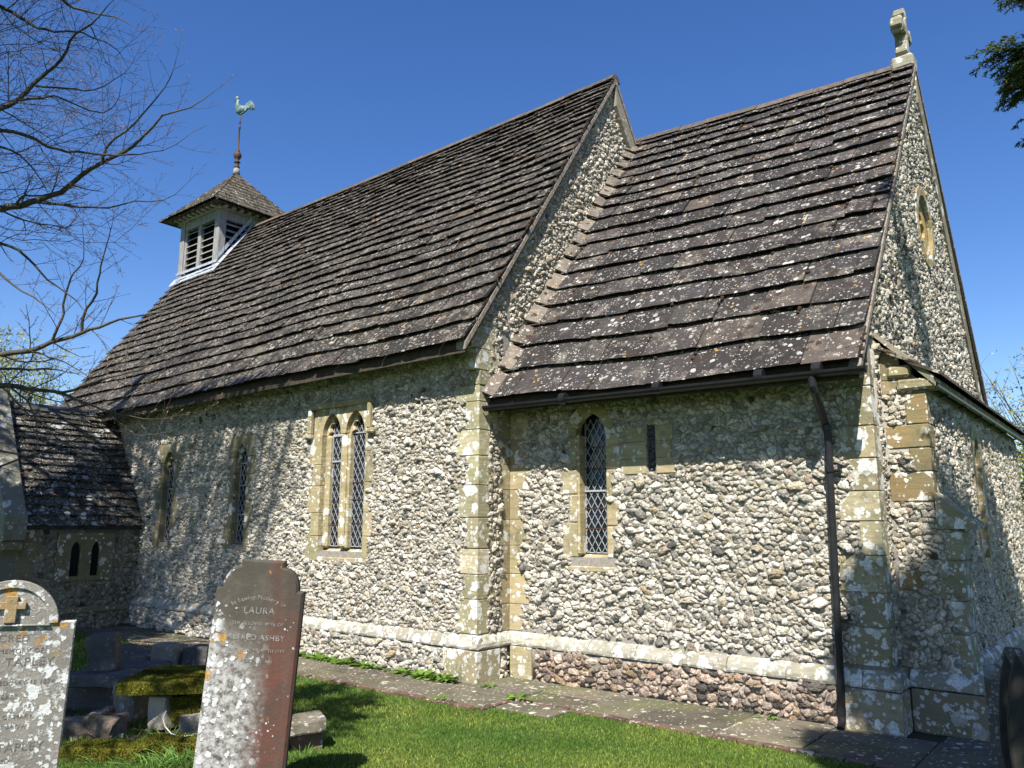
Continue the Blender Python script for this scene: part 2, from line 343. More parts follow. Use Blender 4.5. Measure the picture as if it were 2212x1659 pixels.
def flints(frames_cells, name, parent, tone=(1, 1, 1), hmul=1.0, wts=None, mortar_me=None):
    """frames_cells: list of (frame, cells). Builds one mesh with mortar plates (mortar_me) + flints"""
    VV = []; QQ = []; TT = []; CC = []; base = 0; MI = []
    wts = wts or [.32, .26, .20, .08, .03, .012, .014, .06, .012]
    for (fr, (P, ru)) in frames_cells:
        o, ex, ey, en = [np.array(x, float) for x in fr]; N, ND = ru.shape[:2]
        if N == 0: continue
        size = np.sqrt((ru**2).sum(2).mean(1)); h = size*rng.uniform(.45, 1.15, N)*.72*hmul
        til = rng.uniform(-.45, .45, (N, 2)); rings = [(1.0, 0.0), (.90, .55), (.62, .93)]
        V = []
        for sc, hh in rings:
            j = rng.uniform(.84, 1.08, (N, ND, 1)) if sc < .95 else 1.0
            q = ru*sc*j; z = h[:, None]*hh*(1+rng.uniform(-.38, .38, (N, ND))*(hh > 0)) + (q*til[:, None]).sum(2)*(hh > 0)
            if hh == 0: z = z - .012
            V.append(np.concatenate([P[:, None]+q, z[:, :, None]], 2))
        cz = h*rng.uniform(.70, 1.12, N); coff = rng.uniform(-.12, .12, (N, 2))*size[:, None]
        V.append(np.concatenate([P+coff, cz[:, None]], 1)[:, None]); V = np.concatenate(V, 1)
        W = o + V[:, :, :1]*ex + V[:, :, 1:2]*ey + V[:, :, 2:3]*en
        nv = 3*ND+1; k = np.arange(ND); k2 = (k+1) % ND
        q = np.concatenate([np.stack([k+i*ND, k2+i*ND, k2+(i+1)*ND, k+(i+1)*ND], 1) for i in (0, 1)])
        t = np.stack([k+2*ND, k2+2*ND, np.full(ND, 3*ND)], 1)
        if np.dot(np.cross(ex, ey), en) < 0: q = q[:, ::-1]; t = t[:, ::-1]
        offs = base + np.arange(N)*nv
        QQ.append((q[None]+offs[:, None, None]).reshape(-1, 4)); TT.append((t[None]+offs[:, None, None]).reshape(-1, 3))
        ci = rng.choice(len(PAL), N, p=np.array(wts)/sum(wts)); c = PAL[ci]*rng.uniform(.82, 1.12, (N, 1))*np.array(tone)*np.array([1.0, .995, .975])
        CC.append(np.repeat(c[:, None], nv, 1).reshape(-1, 3)); VV.append(W.reshape(-1, 3)); base += N*nv
    V = np.concatenate(VV); Q = np.concatenate(QQ); T = np.concatenate(TT); Cc = np.concatenate(CC); mi = np.zeros(len(Q)+len(T))
    if mortar_me:
        MV = np.array(mortar_me.v); b = len(V); q = []; t = []
        for f in mortar_me.f:
            if len(f) == 4: q.append([i+b for i in f])
            else:
                for i in range(1, len(f)-1): t.append([f[0]+b, f[i]+b, f[i+1]+b])
        nq0, nt0 = len(Q), len(T)
        if q: Q = np.concatenate([Q, np.array(q)])
        if t: T = np.concatenate([T, np.array(t)])
        V = np.concatenate([V, MV]); Cc = np.concatenate([Cc, np.ones((len(MV), 3))])
        mi = np.concatenate([np.zeros(nq0), np.ones(len(Q)-nq0), np.zeros(nt0), np.ones(len(T)-nt0)])
    return np_mesh(name, V, Q, T, Cc, [M_FL, M_MO], parent, True, mi)

def pip(poly):
    P = poly
    def f(x, y):
        c = False; j = len(P)-1
        for i in range(len(P)):
            if (P[i][1] > y) != (P[j][1] > y) and x < (P[j][0]-P[i][0])*(y-P[i][1])/(P[j][1]-P[i][1])+P[i][0]: c = not c
            j = i
        return c
    return f
def arch(cx, z0, zs, za, hw, n=10, cusp=0.0):
    h = za-zs; Rr_ = (hw*hw+h*h)/(2*hw); a1 = math.acos((Rr_-hw)/Rr_)
    def cf(t): return cusp*(max(0, 1-abs(t-.22)/.13)**1.0 + max(0, 1-abs(t-.66)/.12)**1.0)
    L = []
    for i in range(n+1):
        t = i/n; a = a1*t; rr = Rr_-cf(t); L.append((cx-hw+Rr_-rr*math.cos(a), zs+rr*math.sin(a)))
    Rg = [(2*cx-x, z) for x, z in L[:-1]][::-1]
    return [(cx-hw, z0)]+L+Rg+[(cx+hw, z0)]

# ------------------------------------------------------------------ main dimensions
D = .5886; L = 4.2425; CW = 6.67; NYN = 5.75; NW = -11.68
EC0 = (-.4488, 3.1897); RC = (3.3355, 7.9228)      # chancel eave / ridge (y, z)
EN0 = (-.9599, 3.9065); RN = (2.5824, 8.9286)
SC = (RC[1]-EC0[1])/(RC[0]-EC0[0]); SN = (RN[1]-EN0[1])/(RN[0]-EN0[0])
def rz_n(y): return EN0[1]+SN*((y if y <= RN[0] else 2*RN[0]-y)-EN0[0])
def rz_c(y): return EC0[1]+SC*((y if y <= RC[0] else 2*RC[0]-y)-EC0[0])

church = empty('church', (-3, 2.5, 0), 'small country church of flint and stone slates, with chancel, bell turret and porch', 'church')
NSF = SF(-D); CSF = SF(0.0)
# windows: (centre x, half width of surround, z bottom, z top) on the south faces
def rects_clear(rects):
    return lambda x, z: all(not (a < x < b and c < z < d) for a, b, c, d in rects)
# quoin courses -------------------------------------------------
def courses(z0, z1, h=.33):
    z = z0; out = []
    while z < z1-.12:
        hh = h*random.uniform(.82, 1.15)
        if z+hh > z1-.12: hh = z1-z
        out.append((z, z+hh)); z += hh
    return out
def tint(lo=.82, hi=1.15):
    a = random.uniform(lo*.86, hi*1.05); return (a*random.uniform(.97, 1.04), a, a*random.uniform(.93, 1.03))
PRO = .013
EXR = []; CHX = 1.197
# ------------------------------------------------------------------ windows
def lattice(mb, x0, x1, z0, z1, y, dx, dz, w=.0075, fr=None):
    k = dz/dx
    def seg(xa, za, xb, zb, w):
        d = Vector((xb-xa, 0, zb-za)); l = d.length
        if l < .01: return
        d.normalize(); nn = Vector((-d.z, 0, d.x))*w/2
        for yy in (y,):
            P = [Vector((xa, yy, za))+nn, Vector((xa, yy, za))-nn, Vector((xb, yy, zb))-nn, Vector((xb, yy, zb))+nn]
            Q = [p+Vector((0, .006, 0)) for p in P]
            mb.add(P+Q, [(0, 1, 2, 3), (0, 4, 5, 1), (1, 5, 6, 2), (2, 6, 7, 3), (3, 7, 4, 0)])
    c = -((z1-z0)/k) - dx
    while c < (x1-x0)+(z1-z0)/k+dx:
        for sg in (1, -1):
            # line x = x0 + c + sg*(z-z0)/k
            xa = x0+c; xb = x0+c+sg*(z1-z0)/k; za, zb = z0, z1
            if sg == 1 or True:
                pts = []
                for X in (x0, x1):
                    if abs(xb-xa) > 1e-9:
                        t = (X-xa)/(xb-xa); pts.append(t)
                t0, t1 = max(0, min(pts)), min(1, max(pts))
                if t1 > t0: seg(xa+(xb-xa)*t0, za+(zb-za)*t0, xa+(xb-xa)*t1, za+(zb-za)*t1, w)
        c += dx
    for e in (x0+.006, x1-.006): seg(e, z0, e, z1, .012)
    for e in (z0+.006,): seg(x0, e, x1, e, .012)
def quad_y(mb, x0, x1, z0, z1, y): mb.add([(x0, y, z0), (x1, y, z0), (x1, y, z1), (x0, y, z1)], [(0, 1, 2, 3)])
def sillblock(mb, x0, x1, z0, z1, y, out, dep): # sloping sill
    mb.add([(x0, y-out, z0), (x1, y-out, z0), (x1, y-out, z0+.04), (x0, y-out, z0+.04), (x0, y+dep, z0), (x1, y+dep, z0), (x1, y+dep, z1), (x0, y+dep, z1)],
           [(0, 1, 2, 3), (3, 2, 6, 7), (0, 3, 7, 4), (1, 5, 6, 2)])
# two-light nave window
def nave_window():
    y = -D; w = MB()
    x0, x1 = -3.02, -1.975; cxs = (-2.735, -2.235); 
    # jamb stones, long and short
    for sgn in (-1, 1):
        i = 0
        for z0, z1 in courses(1.27, 3.02, .36):
            ww = (.17, .09)[i % 2] if sgn < 0 else (.09, .17)[i % 2]
            if sgn < 0: w.box((x0-ww, y-PRO, z0+.003), (x0+.085, y+.10, z1-.003), tint(.95, 1.2), .001, 0, .005); EXR.append((x0-ww, x0, z0, z1))
            else: w.box((x1-.03, y-PRO, z0+.003), (x1+ww-.02, y+.10, z1-.003), tint(.95, 1.2), .001, 0, .005); EXR.append((x1, x1+ww-.02, z0, z1))
            i += 1
    # head plate with two pointed openings
    hx0, hx1 = x0-.10, x1+.06
    head = [(hx0, 3.0), (hx1, 3.0), (hx1, 3.36), (hx0, 3.36)]
    A = [arch(c, 3.0, 3.0, 3.31, .195, 12) for c in cxs]
    poly = [(hx0, 3.0)]+A[0][1:-1]+A[1][1:-1]+[(hx1, 3.0), (hx1, 3.40), (hx0, 3.40)]
    w.add(*plate_mesh(poly[::-1], [], .11, .004, SF(y-.006)), col=(1.12, 1.1, 1.05))
    # chamfered reveals: inner jambs and mullion
    for a in (x0+.085, ):
        w.box((a+.001, y+.05, 1.44), (a+.105, y+.17, 3.0), (1.05, 1.05, 1), 0, 0, .03)
    w.box((-2.545, y-.004, 1.44), (-2.425, y+.16, 3.02), (1.1, 1.08, 1), .001, 0, .035)
    w.box((-2.475+.03, y+.05, 1.44), (-2.425+.03, y+.17, 3.0), (1.05, 1.05, 1), 0, 0, .015)
    w.box((x1-.06, y+.03, 1.44), (x1-.02, y+.17, 3.0), (1.05, 1.05, 1), 0, 0, .015)
    sillblock(w, x0-.10, x1+.09, 1.27, 1.46, y, PRO, .17)
    EXR.extend([(x0-.09, x1+.07, 1.27, 3.40), (x0-.175, x1+.115, 2.98, 3.455)])
    fo = w.build('window', M_AS, church, label='two-light stone window under a square hood mould')
    tr = MB()
    for c in cxs:
        o = [(c-.235, 2.98), (c+.235, 2.98), (c+.235, 3.36), (c-.235, 3.36)]
        Ai = arch(c+.01, 2.98, 2.99, 3.27, .165, 24, .058)
        tr.add(*plate_mesh([(c-.24, 2.98)]+Ai[1:-1]+[(c+.24, 2.98), (c+.24, 3.37), (c-.24, 3.37)], [], .05, .003, SF(y+.07)), col=(1.2, 1.15, 1.05))
    tr.build('tracery', M_AS, fo)
    hd = MB()
    def hoodbar(a, b, z0, z1): hd.box((a, y-.085, z0), (b, y-.004, z1), tint(.95, 1.1), .001, 0, .018)
    hoodbar(x0-.175, x1+.115, 3.375, 3.455); hoodbar(x0-.175, x0-.105, 3.02, 3.378); hoodbar(x1+.045, x1+.115, 3.02, 3.378)
    hoodbar(x0-.24, x0-.10, 2.96, 3.03); hoodbar(x1+.04, x1+.19, 2.96, 3.03)
    hd.build('hood_mould', M_AS, fo)
    g = MB()
    for a, b in ((-2.90, -2.53), (-2.44, -1.97)): quad_y(g, a, b, 1.42, 3.33, y+.135)
    g.build('glass', M_GLASS, fo)
    l = MB()
    for a, b in ((-2.84, -2.535), (-2.405, -2.03)):
        lattice(l, a, b, 1.462, 3.30, y+.123, .094, .155, .0062)
        for z in (3.0,): l.box((a, y+.108, z), (b, y+.12, z+.016))
    for z in (2.62, 2.98): l.box((-2.84, y+.105, z), (-2.535, y+.119, z+.02))
    for a in (-2.84, -2.553): l.box((a, y+.106, 2.64), (a+.018, y+.118, 2.98))
    l.build('lead_lattice', M_CAME, fo)
    s = MB()
    for z in (1.75, 2.07, 2.30): s.box((-2.86, y+.116, z), (-2.50, y+.122, z+.012)); s.box((-2.42, y+.116, z+.02), (-2.0, y+.122, z+.032))
    s.build('saddle_bar', M_IRON, fo)
nave_window()
def small_nave_window(cx, lab):
    y = -D; w = MB()
    for sgn in (-1, 1):
        i = 0
        for z0, z1 in courses(1.38, 2.80, .36):
            ww = (.37, .30)[(i+(sgn > 0)) % 2]
            a, b = (cx-ww, cx-.165) if sgn < 0 else (cx+.165, cx+ww)
            w.box((a, y-PRO*.8, z0+.003), (b, y+.10, z1-.003), tint(.8, 1.05), .001, 0, .006); EXR.append((a, b, z0, z1)); i += 1
    A = arch(cx, 2.72, 2.72, 3.0, .175, 16, .0)
    w.add(*plate_mesh([(cx-.35, 2.80)]+[p for p in A[1:-1] if p[1] > 2.80]+[(cx+.35, 2.80), (cx+.35, 3.13), (cx-.35, 3.13)], [], .07, .006, SF(y-.018)), col=(.95, .95, .93))
    sillblock(w, cx-.31, cx+.31, 1.36, 1.47, y, PRO, .13)
    EXR.extend([(cx-.30, cx+.30, 1.36, 2.8), (cx-.34, cx+.34, 2.76, 3.13)])
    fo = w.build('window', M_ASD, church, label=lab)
    t = MB(); Ai = arch(cx, 2.68, 2.72, 2.99, .155, 24, .055)
    t.add(*plate_mesh([(cx-.2, 2.68)]+Ai[1:-1]+[(cx+.2, 2.68), (cx+.2, 3.08), (cx-.2, 3.08)], [], .04, .003, SF(y+.045)), col=(1, .97, .9)); t.build('tracery', M_AS, fo)
    g = MB(); quad_y(g, cx-.20, cx+.20, 1.4, 3.05, y+.105); g.build('glass', M_GLASS, fo)
    l = MB(); lattice(l, cx-.165, cx+.165, 1.465, 2.92, y+.092, .094, .155, .0062)
    for z in (1.9, 2.35, 2.70): l.box((cx-.16, y+.082, z), (cx+.16, y+.091, z+.014))
    l.build('lead_lattice', M_CAME, fo)
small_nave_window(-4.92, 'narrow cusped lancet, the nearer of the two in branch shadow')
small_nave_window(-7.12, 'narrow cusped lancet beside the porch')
def chancel_window():
    y = 0.0; cx = CHX; w = MB()
    for sgn in (-1, 1):
        i = 0
        for z0, z1 in courses(1.40, 2.78, .34):
            ww = (.40, .30)[(i+(sgn > 0)) % 2]
            a, b = (cx-ww, cx-.20) if sgn < 0 else (cx+.20, cx+ww-.02)
            w.box((a, y-PRO*.8, z0+.003), (b, y+.10, z1-.003), tint(.9, 1.15), .001, 0, .012); EXR.append((a, b, z0, z1)); i += 1
    A = arch(cx, 2.78, 2.78, 3.04, .20, 16)
    B = arch(cx, 2.78, 2.78, 3.17, .34, 16)
    w.add(*plate_mesh([(cx-.34, 2.78)]+A[1:-1]+[(cx+.34, 2.78)]+B[1:-1][::-1], [], .11, .006, SF(y-.02)), col=(.9, .9, .85))
    w.box((cx-.24, y+.012, 1.43), (cx-.178, y+.17, 2.80), (1.15, 1.1, .98), 0, 0, .018); w.box((cx+.178, y+.012, 1.43), (cx+.24, y+.17, 2.80), (1.15, 1.1, .98), 0, 0, .018)
    sillblock(w, cx-.35, cx+.34, 1.255, 1.44, y, PRO, .16)
    EXR.extend([(cx-.29, cx+.27, 1.25, 2.8), (cx-.33, cx+.33, 2.76, 2.98), (cx-.23, cx+.23, 2.9, 3.14)])
    fo = w.build('window', M_AS, church, label='single pointed lancet in the chancel wall')
    g = MB(); quad_y(g, cx-.21, cx+.21, 1.42, 3.06, y+.155); g.build('glass', M_GLASS, fo)
    l = MB(); lattice(l, cx-.174, cx+.174, 1.447, 2.98, y+.14, .087, .145, .0068)
    for z in (2.14,): l.box((cx-.174, y+.126, z), (cx+.174, y+.138, z+.02))
    l.build('lead_lattice', M_CAME, fo)
    s = MB()
    for z in (1.72, 1.95, 2.40, 2.65): s.box((cx-.18, y+.133, z), (cx+.18, y+.138, z+.010))
    s.build('saddle_bar', M_IRON, fo)
chancel_window()
# ---- nave south wall
NS_EX = EXR
pier = MB(); pier_ex = []
i = 0
for z0, z1 in courses(.53, 3.42, .335):
    w = (.33, .21)[i % 2]*random.uniform(.85, 1.1); w2 = (.20, .33)[i % 2]
    pier.box((-w, -D-PRO, z0+.004), (PRO, -D+w2, z1-.004), tint(), .002, 0, .006); pier_ex.append((-w, .1, z0, z1)); i += 1
# upper kneeler stones of the nave gable foot
for a, (z0, z1) in enumerate([(3.42, 3.60), (3.60, 3.86), (3.86, 4.15)]):
    y0 = -D-PRO-.0-.08*a
    pier.box((-.16, y0, z0+.003), (PRO+.01, -D+.30+.05*(a % 2), z1-.003), tint(.7, .9), .002, 0, .006)
inn = MB(); i = 0; inn_ex = []
for z0, z1 in courses(.53, 3.3, .31):
    w = (.13, .20)[i % 2]; w2 = (.20, .30)[i % 2]
    inn.box((.002, -w, z0+.004), (PRO-.002, -.001, z1-.004), tint(.75, .95), .001, 0, .004)
    inn.box((.0+PRO, -PRO*.6, z0+.004), (w2, .05, z1-.004), tint(.9, 1.15), .001, 0, .004); inn_ex.append((-.1, w2, z0, z1)); i += 1
# plinth stones at the pier and in the corner
for (a, b) in (((-.44, -D-.09, 0.0), (.085, -D+.33, .36)),):
    pier.box(a, b, tint(.8, .95), .002, 0, .008)
inn.box((.085, -.088, 0.0), (.40, .02, .365), tint(), .002, 0, .006)

nhole = []
def nave_in(x, z):
    if z < .53 or z > 3.98: return False
    if not all(not (a < x < b and c < z < d) for a, b, c, d in NS_EX): return False
    if x > -.04 or any(a+.03 < x and c < z < d for a, b, c, d in pier_ex): return False
    if z > 3.42 and x > -.14: return False
    return True
cells = flint_cells(-11.6, 0, .50, 3.98, .049, nave_in)
mo = MB()
holes = [[(-3.05, 1.40), (-3.05, 3.30), (-1.95, 3.30), (-1.95, 1.40)], [(-5.13, 1.45), (-5.13, 3.0), (-4.70, 3.0), (-4.70, 1.45)], [(-7.33, 1.45), (-7.33, 3.0), (-6.90, 3.0), (-6.90, 1.45)]]
mo.add(*plate_mesh([(NW, 0), (0, 0), (0, 3.98), (NW, 3.98)], [h[::-1] for h in holes], .38, 0, NSF))
mo.box((NW, -D-.06, 0), (-.003, -D-.001, .375))     # base course behind the plinth flints
cb = flint_cells(-11.6, -.40, .0, .36, .060, lambda x, z: .02 < z < .345 and x < -.45)
flints([(NSF, cells), (SF(-D-.06), cb)], 'nave_south_wall', church, mortar_me=mo)
# pier side strip of flint (faces east) + nave east gable above the chancel roof
gz = lambda y: min(rz_n(y)-.12, 99)
def ng_in(y, z):
    if z > gz(y)-.05: return False
    if y < 0: return (-D+.18 < y < -.17 and .5 < z) or (-D+.05 < y < -.1 and z > 4.15 and z < gz(y)-.05)
    return y < RC[0]+2.6 and z > (rz_c(y)-.15) and z > 3.0
ngc = flint_cells(-D, 6.1, .4, 8.9, .053, ng_in, 1.15)
mo = MB()
mo.add(*plate_mesh([(-D+.38, 0), (NYN, 0), (NYN, gz(NYN)), (RN[0], gz(RN[0])), (-D+.38, gz(-D+.38))], [], .38, 0, EF(0)))
mo.add(*plate_mesh([(-D+.003, 3.98), (-D+.38, 3.98), (-D+.38, gz(-D+.38)), (-D+.003, gz(-D+.003))], [], .38, 0, EF(0)))
mo.box((.003, -D-.05, 0), (.060, -.06, .37))
bpc = flint_cells(-D, 0, 0, .37, .062, lambda y, z: -D+.35 < y < -.10 and z < .345)
flints([(EF(0), ngc), (EF(.062), bpc)], 'nave_east_gable', church, mortar_me=mo, tone=(.93, .90, .86))
# ---- chancel south wall
SLOT = (1.576, 2.28, 2.30, 2.64); CHX = 1.197
CS_EX = EXR
seq = MB(); se_ex = []; i = 0
for z0, z1 in courses(.55, 3.25, .32):
    w = (.36, .20)[i % 2]*random.uniform(.8, 1.15); w2 = (.20, .275)[i % 2]
    seq.box((L-w, -PRO, z0+.004), (L+PRO, .04+w2, z1-.004), tint(), .002, 0, .006); se_ex.append((L-w, L+1, z0, z1)); i += 1
seq.box((L-.42, -.09, 0), (L+.09, .228, .36), tint(.8, .95), .002, 0, .012)
def ch_in(x, z):
    if z < .55 or z > 3.22 or x < .05: return False
    if any(a < x < b and c < z < d for a, b, c, d in CS_EX): return False
    if any(a+.03 < x and c < z < d for a, b, c, d in se_ex): return False
    if 1.60 < x < 2.27 and 2.30 < z < 2.84: return False
    if 1.91 < x < 2.04 and 2.30 < z < 2.90: return False
    if x < .15 : return False
    if any(a+.04 < x < b-.03 and c < z < d for a, b, c, d in inn_ex): return False
    return True
cc = flint_cells(0.05, L, .5, 3.22, .058, ch_in)
mo = MB()
mo.add(*plate_mesh([(.003, 0), (L-.38, 0), (L-.38, 3.22), (.003, 3.22)], [[(.95, 1.40), (.95, 3.10), (1.45, 3.10), (1.45, 1.40)][::-1], [(1.925, 2.31), (1.925, 2.86), (2.025, 2.86), (2.025, 2.31)][::-1]], .38, 0, CSF))
mo.box((L-.38, 0, 0), (L, .375, 3.22))
mo.box((.07, -.06, 0), (L-.01, -.001, .375))
cb = flint_cells(.3, L, 0, .37, .062, lambda x, z: .42 < x < L-.44 and .01 < z < .35)
flints([(CSF, cc)], 'chancel_south_wall', church, mortar_me=mo)
flints([(SF(-.06), cb)], 'plinth_course', church, tone=(.80, .68, .64), wts=[.16, .12, .14, .12, .10, .10, .07, .09, .10])
# ---- chancel east gable
gzc = lambda y: rz_c(y)-.10
zrl = 3.50
def eg_in(y, z): return z > zrl and z < gzc(y)-.06 and y > .05 and not (abs(y-3.15)/.55+abs(z-5.53)/.60 < 1.0) and (y < RC[0] or z < gzc(y)-.42)
ec = flint_cells(0, 6.7, 3.4, 7.8, .046, eg_in, 1.1)
mo = MB()
pv = [(3.15+.40*math.sin(t)*abs(math.sin(t))**.4, 5.53-.38*math.cos(t)) for t in np.linspace(0, 2*math.pi, 20, endpoint=False)]
mo.add(*plate_mesh([(.38, 0), (CW, 0), (CW, gzc(CW)), (RC[0], gzc(RC[0])), (.38, gzc(.38))], [pv[::-1]], .38, 0, EF(L)))
mo.add(*plate_mesh([(.003, 3.22), (.38, 3.22), (.38, gzc(.38)), (.003, gzc(.003))], [], .38, 0, EF(L)))
flints([(EF(L), ec)], 'chancel_east_gable', church, mortar_me=mo, tone=(.97, .96, .95), wts=[.22, .24, .15, .10, .08, .13, .02, .05, .01])
# ---- east projection (shallow block under a lean-to) with lancet
BX = L+.39; BY0 = .3213; BY1 = 6.32; LY = 2.76
blk_ex = []; bq = MB(); i = 0
for z0, z1 in courses(1.98, 2.98, .25):
    w2 = (.38, .22)[i % 2]; br_ = random.choice([(.95, .80, .62), (.85, .66, .48), (1.0, .95, .85)]); k_ = random.uniform(.75, 1.05); br_ = tuple(q*k_ for q in br_)
    x_ = L+.035 if i % 2 == 0 else BX-.17
    bq.box((x_, BY0-PRO, z0+.004), (BX+PRO, BY0+w2, z1-.004), br_, .003, 0, .008); blk_ex.append((x_, z0, z1)); i += 1
for z0, z1 in courses(.50, 1.98, .30):
    w2 = (.38, .22)[i % 2]; x_ = (BX-.10, BX+.01)[i % 2]
    if .9 < z0 < 1.25: bq.box((L+.05, BY0-PRO, z0+.10), (BX-.15, BY0+.02, z1-.02), (.85, .62, .45), .003, 0, .008); blk_ex.append((L+.05, z0+.1, z1-.02))
    bq.box((BX-.03, BY0+.37, z0+.004), (BX+PRO, BY0+.37+w2, z1-.004), tint(.75, 1.0), .002, 0, .006); i += 1
i = 0
for z0, z1 in courses(.50, 2.98, .30):
    bq.box((BX-.15, BY1-(.22, .38)[i % 2], z0+.004), (BX+PRO, BY1+PRO, z1-.004), tint(.75, 1.0), .002, 0, .006); i += 1
bq.box((L+.03, BY0-PRO, 2.985), (BX-.05, BY0+.02, 3.11), tint(.8, 1), .002, 0, .004)
bq.box((L+.03, BY0-PRO, 3.115), (L+.20, BY0+.02, 3.40), tint(.7, .9), .002, 0, .004)
def blk_in(y, z): return (z > 1.75 or y > BY0+.38) and .48 < z < 2.96 and BY0+.20 < y < BY1-.15 and not (abs(y-LY) < .36 and 1.30 < z < 2.90)
be = flint_cells(BY0, BY1, .45, 3.0, .049, blk_in, 1.1)
def bs_in(x, z):
    if not (L+.05 < x < (BX-.02 if z > 1.9 else BX+.10) and .52 < z < 3.0): return False
    return not any(x > a and c < z < d for a, c, d in blk_ex if c > 1.9) and not any(a < x < BX-.14 and c < z < d for a, c, d in blk_ex if c < 1.9)
bs = flint_cells(L, BX+.12, .5, 3.1, .052, bs_in)
ce = flint_cells(0, BY0+.02, .5, 3.4, .04, lambda y, z: .21 < y < BY0+.01)
mo = MB()
mo.add(*plate_mesh([(BY0, 0), (BY1, 0), (BY1, 3.06), (BY0, 3.06)], [[(LY-.23, 1.42), (LY-.23, 2.80), (LY+.23, 2.80), (LY+.23, 1.42)][::-1]], .34, 0, EF(BX)))
mo.add([(L, BY0, 3.06), (BX, BY0, 3.06), (L, BY0, 3.45), (L, BY1, 3.06), (BX, BY1, 3.06), (L, BY1, 3.45)], [(0, 1, 2), (3, 5, 4), (1, 4, 5, 2)])
mo.box((BX+.001, BY0+.35, 0), (BX+.06, BY1, .37)); mo.box((L-.2, .12, .3), (L+.012, BY0-.010, 3.4)); mo.box((L-.2, BY0-.008, .3), (L+.06, BY0+.05, 3.4)); mo.box((BX+.001, BY0+.001, .37), (BX+.17, BY0+.345, 1.75))
flints([(EF(BX), be), (SF(BY0), bs), (EF(L+.008), ce)], 'east_projection_wall', church, mortar_me=mo, tone=(.96, .94, .90))
# buttress at the south-east corner of the projection
bt = MB()
for k, (z0, z1) in enumerate(courses(.50, 1.72, .30)):
    bt.box(((BX-.02, BX+.06)[k % 2], BY0-PRO-.004, z0+.004), (BX+.19, BY0+.36, z1-.004), tint(.9, 1.1), .002, 0, .008)
bx0, bx1 = BX+PRO+.002, BX+.32
bt.add([(bx0, BY0-.04, 1.74), (bx1, BY0-.04, 1.74), (bx1, BY0-.04, 1.79), (bx0, BY0-.04, 2.06),
        (bx0, BY0+.40, 1.74), (bx1, BY0+.40, 1.74), (bx1, BY0+.40, 1.79), (bx0, BY0+.40, 2.06)],
       [(0, 1, 2, 3), (5, 4, 7, 6), (3, 2, 6, 7), (1, 5, 6, 2), (0, 4, 5, 1)], (.85, .85, .85))
bt.box((L+.09, BY0-.09, 0), (BX+.27, BY0+.45, .365), tint(.75, .9), .003, 0, .012)
bt.build('buttress', M_LBAND, church)
pier.build('quoin_stones', M_ASP, church, label='big pale lichened quoins at the nave corner')
inn.build('corner_stones', M_AS, church); seq.build('corner_stones', M_LBAND, church, label='white blotched quoins at the chancel corner'); bq.build('corner_stones', mat_ashlar((.25, .205, .125), .55, .6, 'stained_sandstone'), church)
# far walls of the building (north and west)
fw = MB()
fw.box((NW, -D+.38, 0), (NW+.38, NYN-.38, 3.98)); fw.box((NW, NYN-.38, 0), (-.38, NYN, 3.98)); fw.box((.0, CW-.38, 0), (L-.38, CW, 3.2))
fw.add(*plate_mesh([(-D+.38, 3.98), (NYN-.02, 3.98), (NYN-.02, gz(NYN)), (RN[0], gz(RN[0])), (-D+.38, gz(-D+.38))], [], .38, 0, EF(NW+.38)))
M_FW = mat_plain('far_flint', (.42, .40, .36), (.2, .19, .17), 22, .9, 0, .02); fw.build('far_walls', M_FW, church)

# ---- string course (weathered top) ---------------------------------
def string_run(mb, p0, p1, nrm, z0=.375, z1=.52, out=.080, seg=.55):
    p0 = np.array(p0, float); p1 = np.array(p1, float); Ln = np.linalg.norm(p1-p0); t = (p1-p0)/Ln; n = np.array(nrm, float)
    a = 0.0
    while a < Ln-1e-6:
        b = min(Ln, a+seg*random.uniform(.8, 1.3)); b = Ln if Ln-b < .25 else b
        o = out+random.uniform(-.004, .004); c = tint(.85, 1.1)
        prof = [(0, z0), (o, z0), (o+.006, z0+.02), (o, z0+.055), (o-.03, z1-.035), (.004, z1), (0, z1)]
        V = []
        K = max(2, int((b-a)/.07))
        for s in np.linspace(a+.003, b-.003, K):
            for q, z in prof:
                jj = random.uniform(-.005, .005) if q > 0 else 0
                V.append(tuple(p0[:2]+t[:2]*s+n[:2]*(q+jj))+(z+jj,))
        m = len(prof); Fq = [(i*m+k, i*m+k+1, (i+1)*m+k+1, (i+1)*m+k) for i in range(K-1) for k in range(m-1)]
        Fq += [tuple(range(m)), tuple((K-1)*m+k for k in range(m))[::-1]]
        mb.add(V, Fq, c); a = b
st = MB()
string_run(st, (-11.6, -D), (.085, -D), (0, -1)); string_run(st, (0, -D-.085), (0, 0), (1, 0), out=.088)
string_run(st, (.0, 0), (L+.085, 0), (0, -1)); string_run(st, (L, -.085), (L, BY0), (1, 0), out=.088)
string_run(st, (L+.088, BY0), (BX+.27, BY0), (0, -1)); string_run(st, (BX, BY0+.46), (BX, BY1), (1, 0))
string_run(st, (BX+.20, BY0-.085), (BX+.20, BY0+.45), (1, 0), out=.088)
st.build('string_course', M_STR, church)

